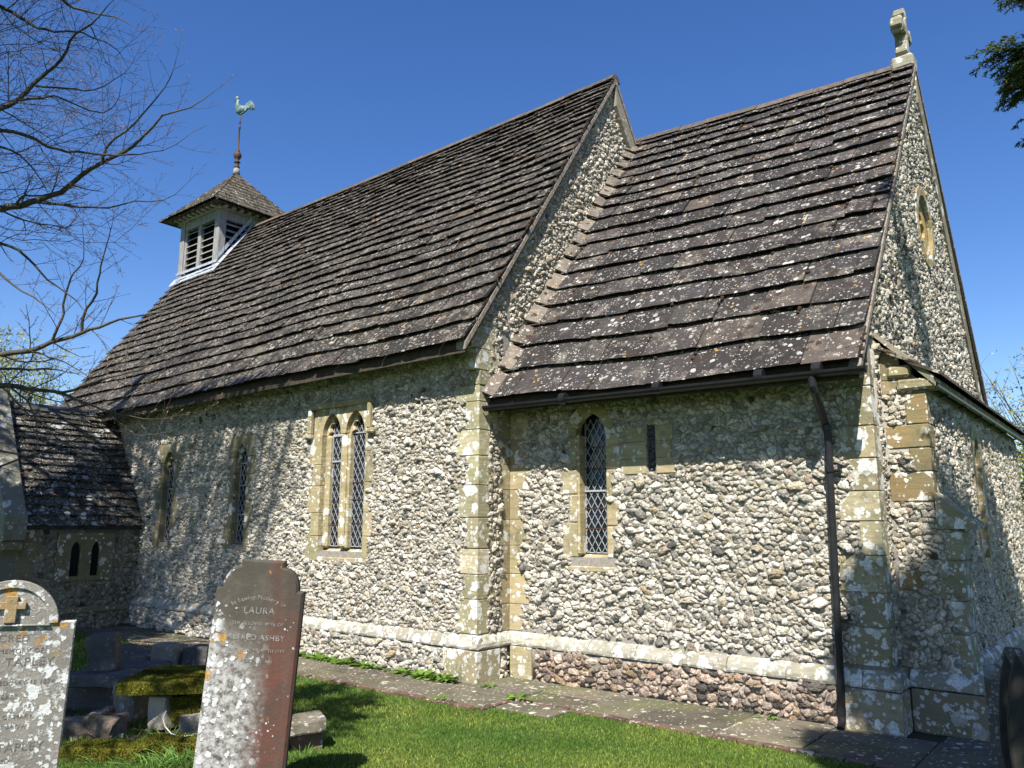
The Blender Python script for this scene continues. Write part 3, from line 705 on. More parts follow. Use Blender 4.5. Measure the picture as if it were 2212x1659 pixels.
# blocked slit: flint filled between pale blocks
bs_ = MB()
for a, b, c, d in ((1.60, 1.915, 2.31, 2.475), (1.60, 1.915, 2.48, 2.66), (1.62, 1.915, 2.665, 2.83), (2.035, 2.27, 2.31, 2.475), (2.035, 2.22, 2.48, 2.66), (2.035, 2.24, 2.665, 2.83)):
    bs_.box((a, -PRO, c), (b, .06, d), tint(1.0, 1.2), .001, 0, .006)
bs_.box((1.92, -.004, 2.84), (2.03, .05, 2.90), tint(), .001, 0, .02)
bs_.add([(1.9, .05, 2.28), (2.05, .05, 2.28), (2.05, .05, 2.9), (1.9, .05, 2.9)], [(0, 1, 2, 3)], (.2, .2, .2)); sb = bs_.build('blocked_window', M_AS, church, label='slit window blocked with flints between pale blocks')
sc_ = flint_cells(1.9, 2.05, 2.28, 2.95, .05, lambda x, z: 1.925 < x < 2.025 and 2.30 < z < 2.86)
fi_ = flints([(SF(.03), sc_)], 'flint_infill', sb, tone=(.5, .5, .55), wts=[.06, .06, .1, .1, .2, .45, .01, .01, .01])
fi_.data.materials[0] = mat_plain('black_flint', (.03, .03, .035), (.12, .12, .125), 34, .5, 0, .01)
# east lancet
lw = MB()
A = arch(LY, 1.42, 2.48, 2.78, .21, 12); B = arch(LY, 1.30, 2.48, 2.96, .40, 12)
lw.add(*plate_mesh([(LY-.33, 1.30)]+[(max(LY-.33, min(LY+.33, a)), b) for a, b in B[1:-1]]+[(LY+.33, 1.30)], [A[::-1]], .09, .008, EF(BX+.022)), col=(.95, .92, .85))
for sg in (-1, 1): lw.add([(BX-.03, LY+sg*.20, 1.42), (BX-.30, LY+sg*.12, 1.42), (BX-.30, LY+sg*.12, 2.70), (BX-.03, LY+sg*.20, 2.60)], [(0, 1, 2, 3)], (1.25, 1.15, .98))
lwo = lw.build('window', M_AS, church, label='tall lancet in the east wall')
g = MB(); g.add([(BX-.28, LY-.2, 1.4), (BX-.28, LY+.2, 1.4), (BX-.28, LY+.2, 2.8), (BX-.28, LY-.2, 2.8)], [(0, 1, 2, 3)]); g.build('glass', M_GLASS, lwo)
# gable vesica
vs = MB()
def ves(hw, hh, cy=3.15, cz=5.53, n=9):
    Rv = (hw*hw+hh*hh)/(2*hw); a1 = math.asin(hh/Rv); P = []
    for i in range(n+1): a = -a1+2*a1*i/n; P.append((cy+hw-Rv+Rv*math.cos(a), cz+Rv*math.sin(a)))
    for i in range(1, n): a = -a1+2*a1*i/n; P.append((cy-(hw-Rv+Rv*math.cos(a)), cz-Rv*math.sin(a)))
    return P
vs.add(*plate_mesh(ves(.52, .55), [ves(.38, .42)[::-1]], .06, .008, EF(L+.032)), col=(.95, .85, .68))
qf = [(3.15+(.13+.075*abs(math.cos(2*t)))*math.cos(t)*1.1, 5.53+(.12+.06*abs(math.cos(2*t)))*math.sin(t)*1.1) for t in np.linspace(0, 2*math.pi, 32, endpoint=False)]
vs.add(*plate_mesh(ves(.42, .46), [qf[::-1]], .08, .004, EF(L-.03)), col=(1.35, 1.1, .62))
vo = vs.build('gable_opening', M_AS, church, label='pointed oval stone light high in the gable')
g = MB(); g.add([(L-.3, 2.8, 5.1), (L-.3, 3.5, 5.1), (L-.3, 3.5, 5.9), (L-.3, 2.8, 5.9)], [(0, 1, 2, 3)]); g.build('glass', M_DARK, vo)  # dark sheet stands for the unlit hole, no pane here

# ------------------------------------------------------------------ roofs of stone slates
def slate_roof(name, P, width, slope_len, exps, wr, mat, parent, th=.032, clip=None, n_moss=0, lift=.042, label=None, joint=.007, fillet=None):
    """P(s,t)->(point, normal). s along the eave in metres, t up the slope in metres."""
    mb = MB(); moss = []
    t = 0.0; nrow = len(exps); row = 0
    for e in exps:
        s = -random.uniform(0, wr[0]) if row else 0.0
        fr = 1-t/slope_len; wlo = wr[0]*(.55+.45*fr); whi = wr[1]*(.5+.5*fr)
        ln = e+.07
        while s < width:
            w = random.uniform(wlo, whi); a, b = max(0, s), min(width, s+w); s += w
            if width-s < .12: b = width; s = width
            if b-a < .05: continue
            if clip and not clip((a+b)/2, t): continue
            tt = th*random.uniform(.75, 1.3); up = lift*random.uniform(.85, 1.25); rot = random.gauss(0, .007); dt = random.gauss(0, .006)+(.0 if random.random() > .03 else -random.uniform(.02, .06))*(1 if row else 0)
            nx = max(2, int((b-a)/.075)+1); V = []; j = joint*random.uniform(.5, 1.6)
            xs = np.linspace(a+j/2, b-j/2, nx); ts = (0, .35, 1.0)
            ed = np.cumsum(np.random.default_rng(random.randrange(1 << 30)).normal(0, .005, nx)); ed -= ed.mean()
            if random.random() < .18: ed[-1] += .022
            if random.random() < .18: ed[0] += .022
            for ti, tf in enumerate(ts):
                for xi, x in enumerate(xs):
                    tp = t+dt+ln*tf+(ed[xi] if ti == 0 else 0)+rot*(x-a)
                    p, n = P(x, tp); hgt = up*(1-tf)+.006
                    V.append(p+n*(hgt+tt*(1-.3*tf)+random.uniform(-.0025, .0025)))
            for xi, x in enumerate(xs):
                tp = t+dt+ed[xi]+rot*(x-a)+.034; p, n = P(x, tp); V.append(p+n*(up+.004))
            for xi, x in enumerate(xs):
                p, n = P(x, t+dt+ln); V.append(p)
            m = nx; Fq = []
            for r_ in (0, 1):
                for k in range(m-1): Fq.append((r_*m+k, r_*m+k+1, (r_+1)*m+k+1, (r_+1)*m+k))
            for k in range(m-1): Fq.append((3*m+k, 3*m+k+1, k+1, k)); Fq.append((4*m+k+1, 4*m+k, 3*m+k, 3*m+k+1)[::-1] if False else (3*m+k+1, 3*m+k, 4*m+k, 4*m+k+1))
            Fq.append((3*m, 0, m, 2*m, 4*m)); Fq.append((3*m+m-1, 4*m+m-1, 2*m+m-1, m+m-1, m-1))
            c = random.uniform(.62, 1.42); cc_ = (c*random.uniform(.96, 1.06), c, c*random.uniform(.94, 1.06))
            if random.random() < .07: cc_ = (c*1.7, c*1.55, c*1.35)
            mb.add(V, Fq, cc_)
            if n_moss and random.random() < n_moss:
                for _ in range(random.randint(1, 6)): moss.append((b+random.uniform(-.02, .02), t+random.uniform(0, e), random.uniform(.010, .026), up+tt))
        t += e; row += 1
    for (s_, t_, r_, h_) in moss:
        if clip and not clip(s_, t_): continue
        p, n = P(s_, t_); fr = 1-((t_) % .3)/.3
        n = Vector(n); x = n.orthogonal().normalized(); y = n.cross(x); V = []; K = 7
        for q, hh in ((1, 0), (.8, .45), (.35, .7)):
            for k in range(K):
                a = 2*math.pi*k/K; rr = r_*q*random.uniform(.8, 1.2); V.append(Vector(p)+x*rr*math.cos(a)+y*rr*math.sin(a)+n*(h_*.75+r_*hh))
        V.append(Vector(p)+n*(h_*.75+r_*.78))
        Fm = [(i*K+k, i*K+(k+1) % K, (i+1)*K+(k+1) % K, (i+1)*K+k) for i in (0, 1) for k in range(K)]+[(2*K+k, 2*K+(k+1) % K, 3*K) for k in range(K)]
        mb.add(V, Fm, (1, 1, 1), 1)
    return mb
def exposures(total, e0, e1, n):
    e = np.geomspace(e0, e1, n); e *= total/e.sum(); return list(e*np.random.default_rng(5).uniform(.93, 1.07, n))
# chancel
cy_n = np.array([0, -SC, 1.0]); cy_n /= np.linalg.norm(cy_n); cslope = math.hypot(RC[0]-EC0[0], RC[1]-EC0[1]); cup = np.array([0, RC[0]-EC0[0], RC[1]-EC0[1]])/cslope
def Pc(s, t):
    k = 1-s/L; sag = .018*math.sin(s*1.9+.6)*(1-t/cslope)+.012*math.sin(s*2.7+t*1.3)*math.sin(t*1.1)
    return np.array([s, EC0[0], EC0[1]-.05]) + cup*t + np.array([0, 0, k*(.062*(1-t/cslope)+.20*t/cslope)+sag-.02*math.sin(math.pi*min(1, max(0, s/L)))*t/cslope]), cy_n
rm = slate_roof('r', Pc, L+.05, cslope, exposures(cslope+.02, 0.37, .185, 19), (.34, .78), M_ROOF, church, n_moss=.55)
# underlay, north slope
def roof_slab(mb, x0, x1, e, r, dz0=0, dz1=0, mi=2, th=.09):
    y0, z0 = e; y1, z1 = r; y2 = 2*y1-y0
    for (a, b, c, d) in (((y0, z0), (y1, z1), 0, 0), ((y1, z1), (y2, z0), 0, 0)):
        V = []
        for x, dz in ((x0, dz0), (x1, dz1)):
            V += [(x, a[0], a[1]+dz), (x, b[0], b[1]+dz), (x, b[0], b[1]+dz-th), (x, a[0], a[1]+dz-th)]
        mb.add(V, [(0, 1, 5, 4), (3, 7, 6, 2), (0, 4, 7, 3), (0, 3, 2, 1), (4, 5, 6, 7)], (1, 1, 1), mi)
roof_slab(rm, .005, L+.03, (EC0[0]+.015, EC0[1]-.05), (RC[0], RC[1]-.03), .05, -.02)
M_UND = mat_plain('roof_underside', (.07, .055, .04), (.04, .032, .025), 14, .95)
rm.build('chancel_roof', [M_ROOF, M_MOSSD, M_UND], church)
# nave
ny_n = np.array([0, -SN, 1.0]); ny_n /= np.linalg.norm(ny_n); nslope = math.hypot(RN[0]-EN0[0], RN[1]-EN0[1]); nup = np.array([0, RN[0]-EN0[0], RN[1]-EN0[1]])/nslope
NRX = .10; NLEN = 11.86
def Pn(s, t):
    x = NRX-NLEN+s; k = -(x-NRX); sag = .02*math.sin(x*1.1)*(1-t/nslope)+.018*math.sin(x*1.7+t*.9)*math.sin(t*1.0)-.035*math.sin(math.pi*min(1, max(0, k/NLEN)))*t/nslope
    return np.array([x, EN0[0], EN0[1]-.05-.0115*k+sag]) + nup*t, ny_n
TC = (-10.95, 2.58); THW = .87
def nclip(s, t):
    p, _ = Pn(s, t); return not (abs(p[0]-TC[0]) < THW-.05 and p[1] > TC[1]-THW+.05)
rm = slate_roof('r', Pn, NLEN, nslope, exposures(nslope+.02, .35, .145, 28), (.30, .66), M_ROOFN, church, n_moss=.35, clip=nclip)
roof_slab(rm, NRX-NLEN+.02, NRX-.02, (EN0[0]+.02, EN0[1]-.07), (RN[0], RN[1]-.05), -.13, 0)
rm.build('nave_roof', [M_ROOFN, M_MOSSD, M_UND], church)
# ridges
def ridge(mb, x0, x1, y, zf, seg=.42):
    x = x0
    while x < x1-.05:
        b = min(x1, x+seg); z = zf(x); z2 = zf(b); j = random.uniform(-.006, .008); V = []
        for X, Z in ((x+.004, z+j), (b-.004, z2+j)):
            for a in np.linspace(-1, 1, 7): V.append((X, y+.13*a, Z+.075*(1-a*a)**.6*1.0-.055*abs(a)-.02))
        c = random.choice([(1, 1, 1), (1.2, 1.1, 1.0), (1.2, 1.0, .88), (.8, .8, .8), (1.1, 1.1, 1.1), (.9, .9, .9)])
        mb.add(V, [(k, k+1, k+8, k+7) for k in range(6)]+[tuple(range(7)), tuple(range(13, 6, -1))], c); x = b
def mat_ridge():
    n = NT('ridge_tiles'); a = n.noise(12, 5, .7)
    return n.fin(n.mix(1.0, n.mix(n.step(a, .4, .6), (.11, .092, .076), (.065, .058, .05)), n.attr(), 'MULTIPLY'), .9)
M_RG = mat_ridge(); rg = MB()
ridge(rg, .03, L-.22, RC[0], lambda x: RC[1]+.20*(1-x/L)-.02*math.sin(math.pi*x/L)+.0)
rg.build('ridge_tiles', M_RG, church); rg = MB()
ridge(rg, TC[0]+THW, NRX, RN[0], lambda x: RN[1]-.0115*(NRX-x)-.035*math.sin(math.pi*(NRX-x)/NLEN)-.01)
rg.build('ridge_tiles', M_RG, church)
# verges: bedded slate edge + stone gable bands (east ends)
vg = MB()
def verge(mb, x, e, r, w, th, n=9, side=0):
    y0, z0 = e; y1, z1 = r
    for k in range(n):
        a, b = k/n, (k+1)/n-.004
        for sgn in ((-1, 1) if side == 0 else (side,)):
            ya = y1+sgn*(y1-y0)*(1-a); yb = y1+sgn*(y1-y0)*(1-b); za = z0+(z1-z0)*a; zb = z0+(z1-z0)*b
            c = tint(.75, 1.1); V = []
            for X in (x-.05, x+w):
                V += [(X, ya, za), (X, yb, zb), (X, yb, zb-th), (X, ya, za-th)]
            mb.add(V, [(0, 1, 5, 4), (3, 7, 6, 2), (0, 4, 7, 3), (0, 3, 2, 1), (4, 5, 6, 7), (1, 2, 6, 5)], c)
verge(vg, L+.0, (EC0[0]+.01, EC0[1]-.045), (RC[0], RC[1]-.03), .055, .075, 14)
vg.build('verge', M_FILL, church); vg = MB()
verge(vg, .0, (EN0[0]+.01, EN0[1]-.04), (RN[0], RN[1]-.03), .10, .085, 16)
vg.build('verge', M_FILL, church)
gb = MB()
verge(gb, L+.0, (EC0[0]+.5, EC0[1]-.62+.5*SC-.12), (RC[0], RC[1]-.14), .045, .42, 5, 1)
gb.build('gable_coping', M_COP, church); gb = MB()
verge(gb, .0, (EN0[0]+.6, EN0[1]-.14+.6*SN), (RN[0], RN[1]-.14), .09, .34, 6, 1)
gb.build('gable_coping', M_COP, church)
# fillet of bedded slate pieces where chancel roof meets the nave gable
fl = MB(); t = 0.0
for e in exposures(cslope+.02, 0.37, .185, 19)[:-1]:
    p, n = Pc(.0, t+.02); p2, _ = Pc(.0, t+e*.93)
    d = np.array(p2)-np.array(p); wv = random.uniform(.15, .22)
    lo = Vector(p)+Vector(n)*.055; hi = Vector(p2)+Vector(n)*.03
    V = [lo+Vector((wv, 0, 0)), lo+Vector((.02, 0, .0))+Vector(n)*.12, hi+Vector((.02, 0, 0))+Vector(n)*.11, hi+Vector((wv*.85, 0, 0))]
    V = [v+Vector([random.uniform(-.012, .012) for _ in range(3)]) for v in V]
    W = [v-Vector(n)*.04 for v in V]
    fl.add(V+W, [(0, 3, 2, 1), (0, 1, 5, 4), (1, 2, 6, 5), (2, 3, 7, 6), (3, 0, 4, 7)], tint(.8, 1.3)); t += e
M_FLS = mat_slab('bedded_slate', (.09, .075, .062), (.15, .128, .10), .35); fl.build('roof_fillet', M_FLS, church)
# gable cross (faces east, arms along y)
cr = MB()
KX = L-.10; cyc = RC[0]; cz0 = RC[1]+.0
cr.box((KX-.13, cyc-.13, cz0-.10), (KX+.15, cyc+.13, cz0+.10), (.9, .9, .85), .004, 0, .03)
def crpts():
    S = []
    W, Hh, cw = .30, .40, .056; zc = cz0+.50
    def arm(dirx, dirz, ln):
        px, pz = -dirz, dirx; o = []
        for a, b in ((cw, cw), (.0+ln*.55, cw*.8), (ln*.66, cw*1.9), (ln*.80, cw*2.0), (ln*.84, cw*1.15), (ln*.93, cw*1.2), (ln, cw*.75)):
            o.append((a, b))
        pts = [(dirx*a+px*b, dirz*a+pz*b) for a, b in o]+[(dirx*a-px*b, dirz*a-pz*b) for a, b in o[::-1]]
        return pts
    out = []
    for dx_, dz_, l_ in ((1, 0, W), (0, 1, .32), (-1, 0, W)): out += arm(dx_, dz_, l_)[::-1]
    out += [(-cw*1.1, -cw), (-cw*1.1, -.22), (-cw*2.1, -.27), (-cw*2.1, -.35), (-cw*1.3, -.38), (-cw*1.7, -.50), (cw*1.7, -.50), (cw*1.3, -.38), (cw*2.1, -.35), (cw*2.1, -.27), (cw*1.1, -.22), (cw*1.1, -cw)]
    return [(cyc+a, zc+b) for a, b in out]
cp_ = crpts()
cr.add(*plate_mesh(cp_, [], .15, .018, EF(KX+.085)), col=(1, 1, .95))
cr.build('gable_cross', mat_ashlar((.30, .28, .21), .45, .6, 'cross_stone'), church)
# lean-to roof of the east projection
lr = MB()
def Pl(s, t):
    n = np.array([.62, 0, 1.0]); n /= np.linalg.norm(n); up = np.array([-1.0, 0, .62])/math.hypot(1, .62)
    return np.array([BX+.14, .22+s, 3.10]) + up*t, n
for t0 in (0, .22, .42):
    s = 0
    while s < 6.75:
        w = random.uniform(.3, .55); b = min(6.75, s+w); V = []
        for (ss, tt_, h) in ((s+.004, t0, .045), (b-.004, t0, .045), (b-.004, t0+.28, .02), (s+.004, t0+.28, .02)): p, n = Pl(ss, tt_); V.append(p+n*h)
        V += [v-np.array([0, 0, .028]) for v in V]; c = tint(1.0, 1.5)
        lr.add(V, [(0, 1, 2, 3), (0, 4, 5, 1), (1, 5, 6, 2), (3, 7, 4, 0)], c); s = b
lr.add([(BX+.10, .25, 3.03), (BX+.10, 6.92, 3.03), (L+.0, 6.92, 3.55), (L, .25, 3.55), (BX+.10, .25, 3.11), (BX+.10, 6.92, 3.11), (L, 6.92, 3.60), (L, .25, 3.60)],
       [(0, 1, 2, 3), (4, 7, 6, 5), (0, 4, 5, 1), (0, 3, 7, 4), (1, 5, 6, 2)], (1, 1, 1), 1)
kn = MB(); kn.box((BX-.22, BY0-.06, 3.0), (BX+.11, BY0+.14, 3.10), (1.1, 1.1, 1.05), .004, 0, .02); kn.box((L+.10, BY0-.05, 3.13), (BX-.10, BY0+.10, 3.24), (1, .95, .85), .004, 0, .02); kn.build('kneeler_stone', M_LBAND, church)
lro = lr.build('lean_to_roof', [M_ROOFT, M_COP], church)
g = MB(); g.tube([(BX+.095, .30, 3.035), (BX+.095, 6.93, 3.035)], .030, 10)
for yy in np.arange(.8, 6.9, .95): g.box((BX+.03, yy, 2.985), (BX+.12, yy+.03, 3.0))
g.build('gutter', M_BLACK, church)
# gutter and downpipe of the chancel
gu = MB(); gy = -.515
K = 9; V = []
for x, z in ((.03, 3.155), (L+.115, 3.118)):
    for k in range(K):
        a = math.pi+math.pi*k/(K-1); V.append((x, gy+.058*math.cos(a), z+.058*math.sin(a)))
    for k in range(K):
        a = 2*math.pi-math.pi*k/(K-1); V.append((x, gy+.052*math.cos(a), z+.052*math.sin(a)))
n2 = 2*K; gu.add(V, [(k, (k+1) % n2, n2+(k+1) % n2, n2+k) for k in range(n2)]+[tuple(range(n2)), tuple(range(2*n2-1, n2-1, -1))])
for x in (1.18, 2.35, 3.42, 3.95):
    gu.tube([(x-.04, gy, 3.14), (x+.04, gy, 3.14)], .064, 14)
gu.add([(L+.112, gy-.06, 3.13), (L+.118, gy-.06, 3.13), (L+.118, gy+.06, 3.13), (L+.112, gy+.06, 3.13), (L+.112, gy, 3.055), (L+.118, gy, 3.055)], [(0, 3, 4), (1, 5, 2), (0, 4, 5, 1), (3, 2, 5, 4), (0, 1, 2, 3)])
gu.build('gutter', M_BLACK, church)
ox = float(onp(1754, 815, 'y', gy)[0]); px = 3.875
dp = MB(); dp.tube([(ox, gy, 3.08), (ox, gy, 2.99), (ox+.01, gy+.02, 2.95), (px-.012, -.115, 2.70), (px, -.10, 2.66), (px+.0, -.10, 2.5), (px-.03, -.12, .12), (px-.03, -.14, .07), (px-.03, -.19, .03)],
                   [.038, .038, .034, .034, .034, .034, .034, .034, .034], 14)
for z in (2.66, 2.28, .95): dp.tube([(px-.001-(2.6-z)*.012, -.11, z-.03), (px-.001-(2.6-z)*.012, -.11, z+.02)], .041, 14)
dpo = dp.build('downpipe', M_BLACK, church, smooth=False)
bk = MB()
for z in (2.28, .95): bk.box((px-.02, -.10, z-.02), (px+.09, -.02, z-.008)); bk.box((px+.05, -.045, z-.02), (px+.075, -.028, z+.04))
bk.build('bracket', M_BLACK, dpo)
# wooden eaves board under nave roof
# ------------------------------------------------------------------ bell turret with weathercock
tx0, tx1, ty0, ty1 = TC[0]-THW, TC[0]+THW, TC[1]-THW, TC[1]+THW
tb = MB(); zt0, zt1 = 7.20, 9.03
pw = .19
for a, b in ((tx0, ty0), (tx1-pw, ty0), (tx0, ty1-pw), (tx1-pw, ty1-pw)):
    tb.box((a, b, zt0), (a+pw, b+pw, zt1), (1.1, 1.1, 1.1), .004, 0, .012)
def rail(a, b, z0, z1, s=.06, jj=.0):
    for yy in (ty0+jj, ty1-s-jj): tb.box((a, yy, z0), (b, yy+s, z1), (.95, .95, .95), .002, 0, .008)
    for xx in (tx0+jj, tx1-s-jj): tb.box((xx, ty0+pw, z0), (xx+s, ty1-pw, z1), (.85, .85, .85), .002, 0, .008)
rail(tx0+pw, tx1-pw, zt1-.22, zt1-.01, .12, .02); rail(tx0+pw, tx1-pw, zt0+.18, zt0+.40, .12, .025)
for xx in (tx0+THW-.075,): tb.box((xx, ty0+.02, zt0+.2), (xx+.13, ty0+.12, zt1-.1), (1.1, 1.1, 1.1), .003, 0, .01)
for yy in (ty0+THW-.06,): tb.box((tx1-.12, yy, zt0+.2), (tx1-.02, yy+.12, zt1-.1), (.9, .9, .9), .003, 0, .01)
for a in (tx0+pw, tx1-pw-.07): tb.box((a, ty0+.035, zt0+.3), (a+.07, ty0+.10, zt1-.2), (1, 1, 1), 0, 0, .008)
turret = tb.build('bell_turret', M_WOOD, church, label='weathered oak bell turret with louvres')
lv = MB()
for k in range(9):
    z = zt0+.40+k*.158
    for a, b in ((tx0+pw+.07, tx0+THW-.075), (tx0+THW+.055, tx1-pw-.07)):
        lv.add([(a, ty0+.045, z), (b, ty0+.045, z), (b, ty0+.16, z+.085), (a, ty0+.16, z+.085), (a, ty0+.045, z-.018), (b, ty0+.045, z-.018), (b, ty0+.16, z+.067), (a, ty0+.16, z+.067)],
               [(0, 1, 2, 3), (7, 6, 5, 4), (0, 4, 5, 1), (1, 5, 6, 2), (3, 7, 4, 0)])
    for a, b in ((ty0+pw, ty0+THW-.06), (ty0+THW+.06, ty1-pw)):
        lv.add([(tx1-.045, a, z), (tx1-.045, b, z), (tx1-.16, b, z+.085), (tx1-.16, a, z+.085), (tx1-.045, a, z-.018), (tx1-.045, b, z-.018), (tx1-.16, b, z+.067), (tx1-.16, a, z+.067)],
               [(3, 2, 1, 0), (4, 5, 6, 7), (1, 5, 4, 0)])
lv.build('louvres', M_WOODH, turret)
dk = MB(); dk.box((tx0+.08, ty0+.17, zt0+.1), (tx1-.17, ty1-.08, zt1-.03)); dk.build('dark_inside', M_DARK, turret)  # near black box put in to read as the unlit inside
# turret cornice blocks
cn = MB(); cn.box((tx0-.05, ty0-.05, zt1-.01), (tx1+.05, ty1+.05, zt1+.07), (.6, .6, .6), 0, 0, .01)
for k in range(9):
    a = tx0+.02+k*(2*THW-.13)/8
    cn.box((a, ty0-.20, zt1+.0), (a+.08, ty0-.045, zt1+.09), (.6, .6, .6)); b = ty0+.02+k*(2*THW-.13)/8; cn.box((tx1+.045, b, zt1), (tx1+.20, b+.08, zt1+.09), (.6, .6, .6))
    cn.box((tx0-.20, b, zt1), (tx0-.045, b+.08, zt1+.09), (.6, .6, .6))
cn.build('cornice', M_WOODH, turret)
# pyramid roof
EH = 1.19; ZE = zt1+.04; ZA = 10.44
tr = MB(); rows = 11
tr.add([(TC[0]-EH+.03, TC[1]-EH+.03, ZE), (TC[0]+EH-.03, TC[1]-EH+.03, ZE), (TC[0]+EH-.03, TC[1]+EH-.03, ZE), (TC[0]-EH+.03, TC[1]+EH-.03, ZE), (TC[0], TC[1], ZA-.02)], [(3, 2, 1, 0), (0, 1, 4), (1, 2, 4), (2, 3, 4), (3, 0, 4)], (.4, .4, .4))
def hw_at(z):  # slightly bell-cast
    k = (z-ZE)/(ZA-ZE); return EH*(1-k)+.05*(1-k)**4
for r_ in range(rows):
    z0 = ZE+(ZA-ZE)*r_/rows; z1 = ZE+(ZA-ZE)*min(1, (r_+1.25)/rows); h0, h1 = hw_at(z0), max(.01, hw_at(z1))
    for side in range(4):
        ang = side*math.pi/2; ca, sa = math.cos(ang), math.sin(ang); s = -h0
        while s < h0:
            w = random.uniform(.16, .34)*(1-.4*r_/rows); b = min(h0, s+w)
            if h0-b < .08: b = h0
            q = lambda s_, h_: max(-h_, min(h_, s_*h_/h0 if abs(abs(s_)-h0) < 1e-6 else s_))
            V = []
            for (ss, hh, zz, o) in ((s+.004, h0, z0, .035), (b-.004, h0, z0, .035), (b-.004, h1, z1, .008), (s+.004, h1, z1, .008)):
                ss = max(-hh, min(hh, ss)); x, y = ss, -(hh+o*.6); V.append((TC[0]+x*ca-y*sa, TC[1]+x*sa+y*ca, zz+o*.6))
            V += [(v[0], v[1], v[2]-.024) for v in V]
            tr.add(V, [(0, 1, 2, 3), (0, 4, 5, 1), (1, 5, 6, 2), (3, 7, 4, 0)], tint(.7, 1.35)); s = b
tr.build('turret_roof', M_ROOFT, turret)
# lead flashing round the turret foot, dressed over the nave slates
lf = MB()
def lp(x, y, o=.075): return (x, y, rz_n(y)-.05-.0115*(NRX-x)+.05+o)
ys_ = ty0-.03
V = [lp(tx0-.10, ys_-.10), lp(tx1+.06, ys_-.10), lp(tx1+.06, ys_, .10), lp(tx0-.06, ys_, .10)]
V2 = [(v[0], v[1]+.0, v[2]+.0) for v in V]; lf.add(V2+[(v[0], v[1], v[2]-.03) for v in V2], [(0, 1, 2, 3), (0, 4, 5, 1), (1, 5, 6, 2)])
up = [(tx0-.02, ty0-.012, lp(0, ys_)[2]-.02), (tx1+.012, ty0-.012, lp(0, ys_)[2]-.02), (tx1+.012, ty0-.012, lp(0, ys_)[2]+.04), (tx0-.02, ty0-.012, lp(0, ys_)[2]+.04)]
lf.add(up+[(p[0], p[1]+.01, p[2]) for p in up], [(0, 1, 2, 3), (2, 1, 5, 6), (3, 2, 6, 7)])
a, b = lp(tx1+.02, ty0-.18), lp(tx1+.02, RN[0]); nseg = 6
for k in range(nseg):
    t0, t1 = k/nseg, (k+1)/nseg-.01
    y0 = ty0-.15+(RN[0]-ty0+.12)*t0; y1 = ty0-.15+(RN[0]-ty0+.12)*t1
    P = [lp(tx1+.02, y0, .10), lp(tx1+.20, y0-.03, .085), lp(tx1+.20, y1-.03, .085), lp(tx1+.02, y1, .10)]
    lf.add(P, [(0, 1, 2, 3)]); Q = [(tx1+.013, y0, lp(0, y0)[2]-.0), (tx1+.013, y1, lp(0, y1)[2]), (tx1+.013, y1, lp(0, y1)[2]+.13), (tx1+.013, y0, lp(0, y0)[2]+.13)]
    if y0 > ty0: lf.add(Q, [(0, 1, 2, 3)])
lf.build('lead_flashing', M_LEADP, turret)
# weathercock
vc = MB(); AX = (TC[0], TC[1], ZA-.05)
vc.lathe([(.10, 0), (.075, .14), (.05, .2)], AX, 10, mi=1); 
vc.lathe([(.055, .18), (.075, .22), (.05, .26), (.05, .33), (.085, .35), (.05, .38), (.045, .42), (.085, .47), (.10, .53), (.085, .59), (.04, .63), (.055, .66), (.024, .70), (.018, 1.26), (.034, 1.28), (.034, 1.30), (.018, 1.32), (.016, 1.42), (.032, 1.44), (.018, 1.47), (.011, 1.52), (.011, 1.66)], AX, 12)
vo = vc.build('weathercock', [M_IRON, M_WOOD], turret, smooth=True)
ck = MB(); by = AX[2]+1.66
CS_ = .76
cpr = [(-.30, .60), (-.27, .66), (-.22, .70), (-.16, .68), (-.13, .60), (-.12, .50), (-.06, .38), (.04, .30), (.14, .30), (.22, .36), (.28, .42), (.36, .44), (.44, .40), (.50, .30), (.53, .18), (.54, .06), (.50, .10), (.47, .16), (.46, .04), (.42, .10), (.39, .18), (.37, .10), (.30, .14), (.22, .06), (.12, 0), (.02, -.04), (-.08, -.02), (-.16, .06), (-.20, .18), (-.21, .32), (-.22, .46), (-.23, .52), (-.25, .46), (-.27, .54), (-.26, .58)]
ckf = ((TC[0]+.02, TC[1], by), (1, 0, 0), (0, 0, 1), (0, -1, 0))
ck.add(*plate_mesh([(a*.98*CS_, b*.98*CS_) for a, b in cpr[::-1]], [], .05, .02, ((TC[0]+.02, TC[1]-.025, by), (.93, .36, 0), (0, 0, 1), (.36, -.93, 0))))
# swelling breast and comb
def ell(mb, c, r, rot=None, nu=10, nv=7):
    V = []; F = []
    for i in range(nv+1):
        th = math.pi*i/nv
        for k in range(nu):
            ph = 2*math.pi*k/nu; p = Vector((r[0]*math.sin(th)*math.cos(ph), r[1]*math.sin(th)*math.sin(ph), r[2]*math.cos(th)))
            if rot: p = rot @ p
            V.append(Vector(c)+p)
    for i in range(nv):
        for k in range(nu): F.append((i*nu+k, (i+1)*nu+k, (i+1)*nu+(k+1) % nu, i*nu+(k+1) % nu))
    mb.add(V, F)
ex = Vector((.93, .36, 0))
def ckp(a, b): return Vector((TC[0]+.02, TC[1], by))+ex*a*CS_+Vector((0, 0, b*CS_))
rz = Matrix.Rotation(math.atan2(.36, .93), 3, 'Z')
ell(ck, ckp(-.02, .15), (.16, .075, .115), rz @ Matrix.Rotation(-.15, 3, 'Y')); ell(ck, ckp(-.17, .36), (.057, .045, .15), rz @ Matrix.Rotation(.15, 3, 'Y')); ell(ck, ckp(-.20, .61), (.055, .038, .05), rz)
ck.add([ckp(-.27, .63), ckp(-.27, .58), ckp(-.34, .60), ckp(-.27, .605)+Vector((0, .02, 0))], [(0, 1, 2), (0, 2, 3), (1, 3, 2)])
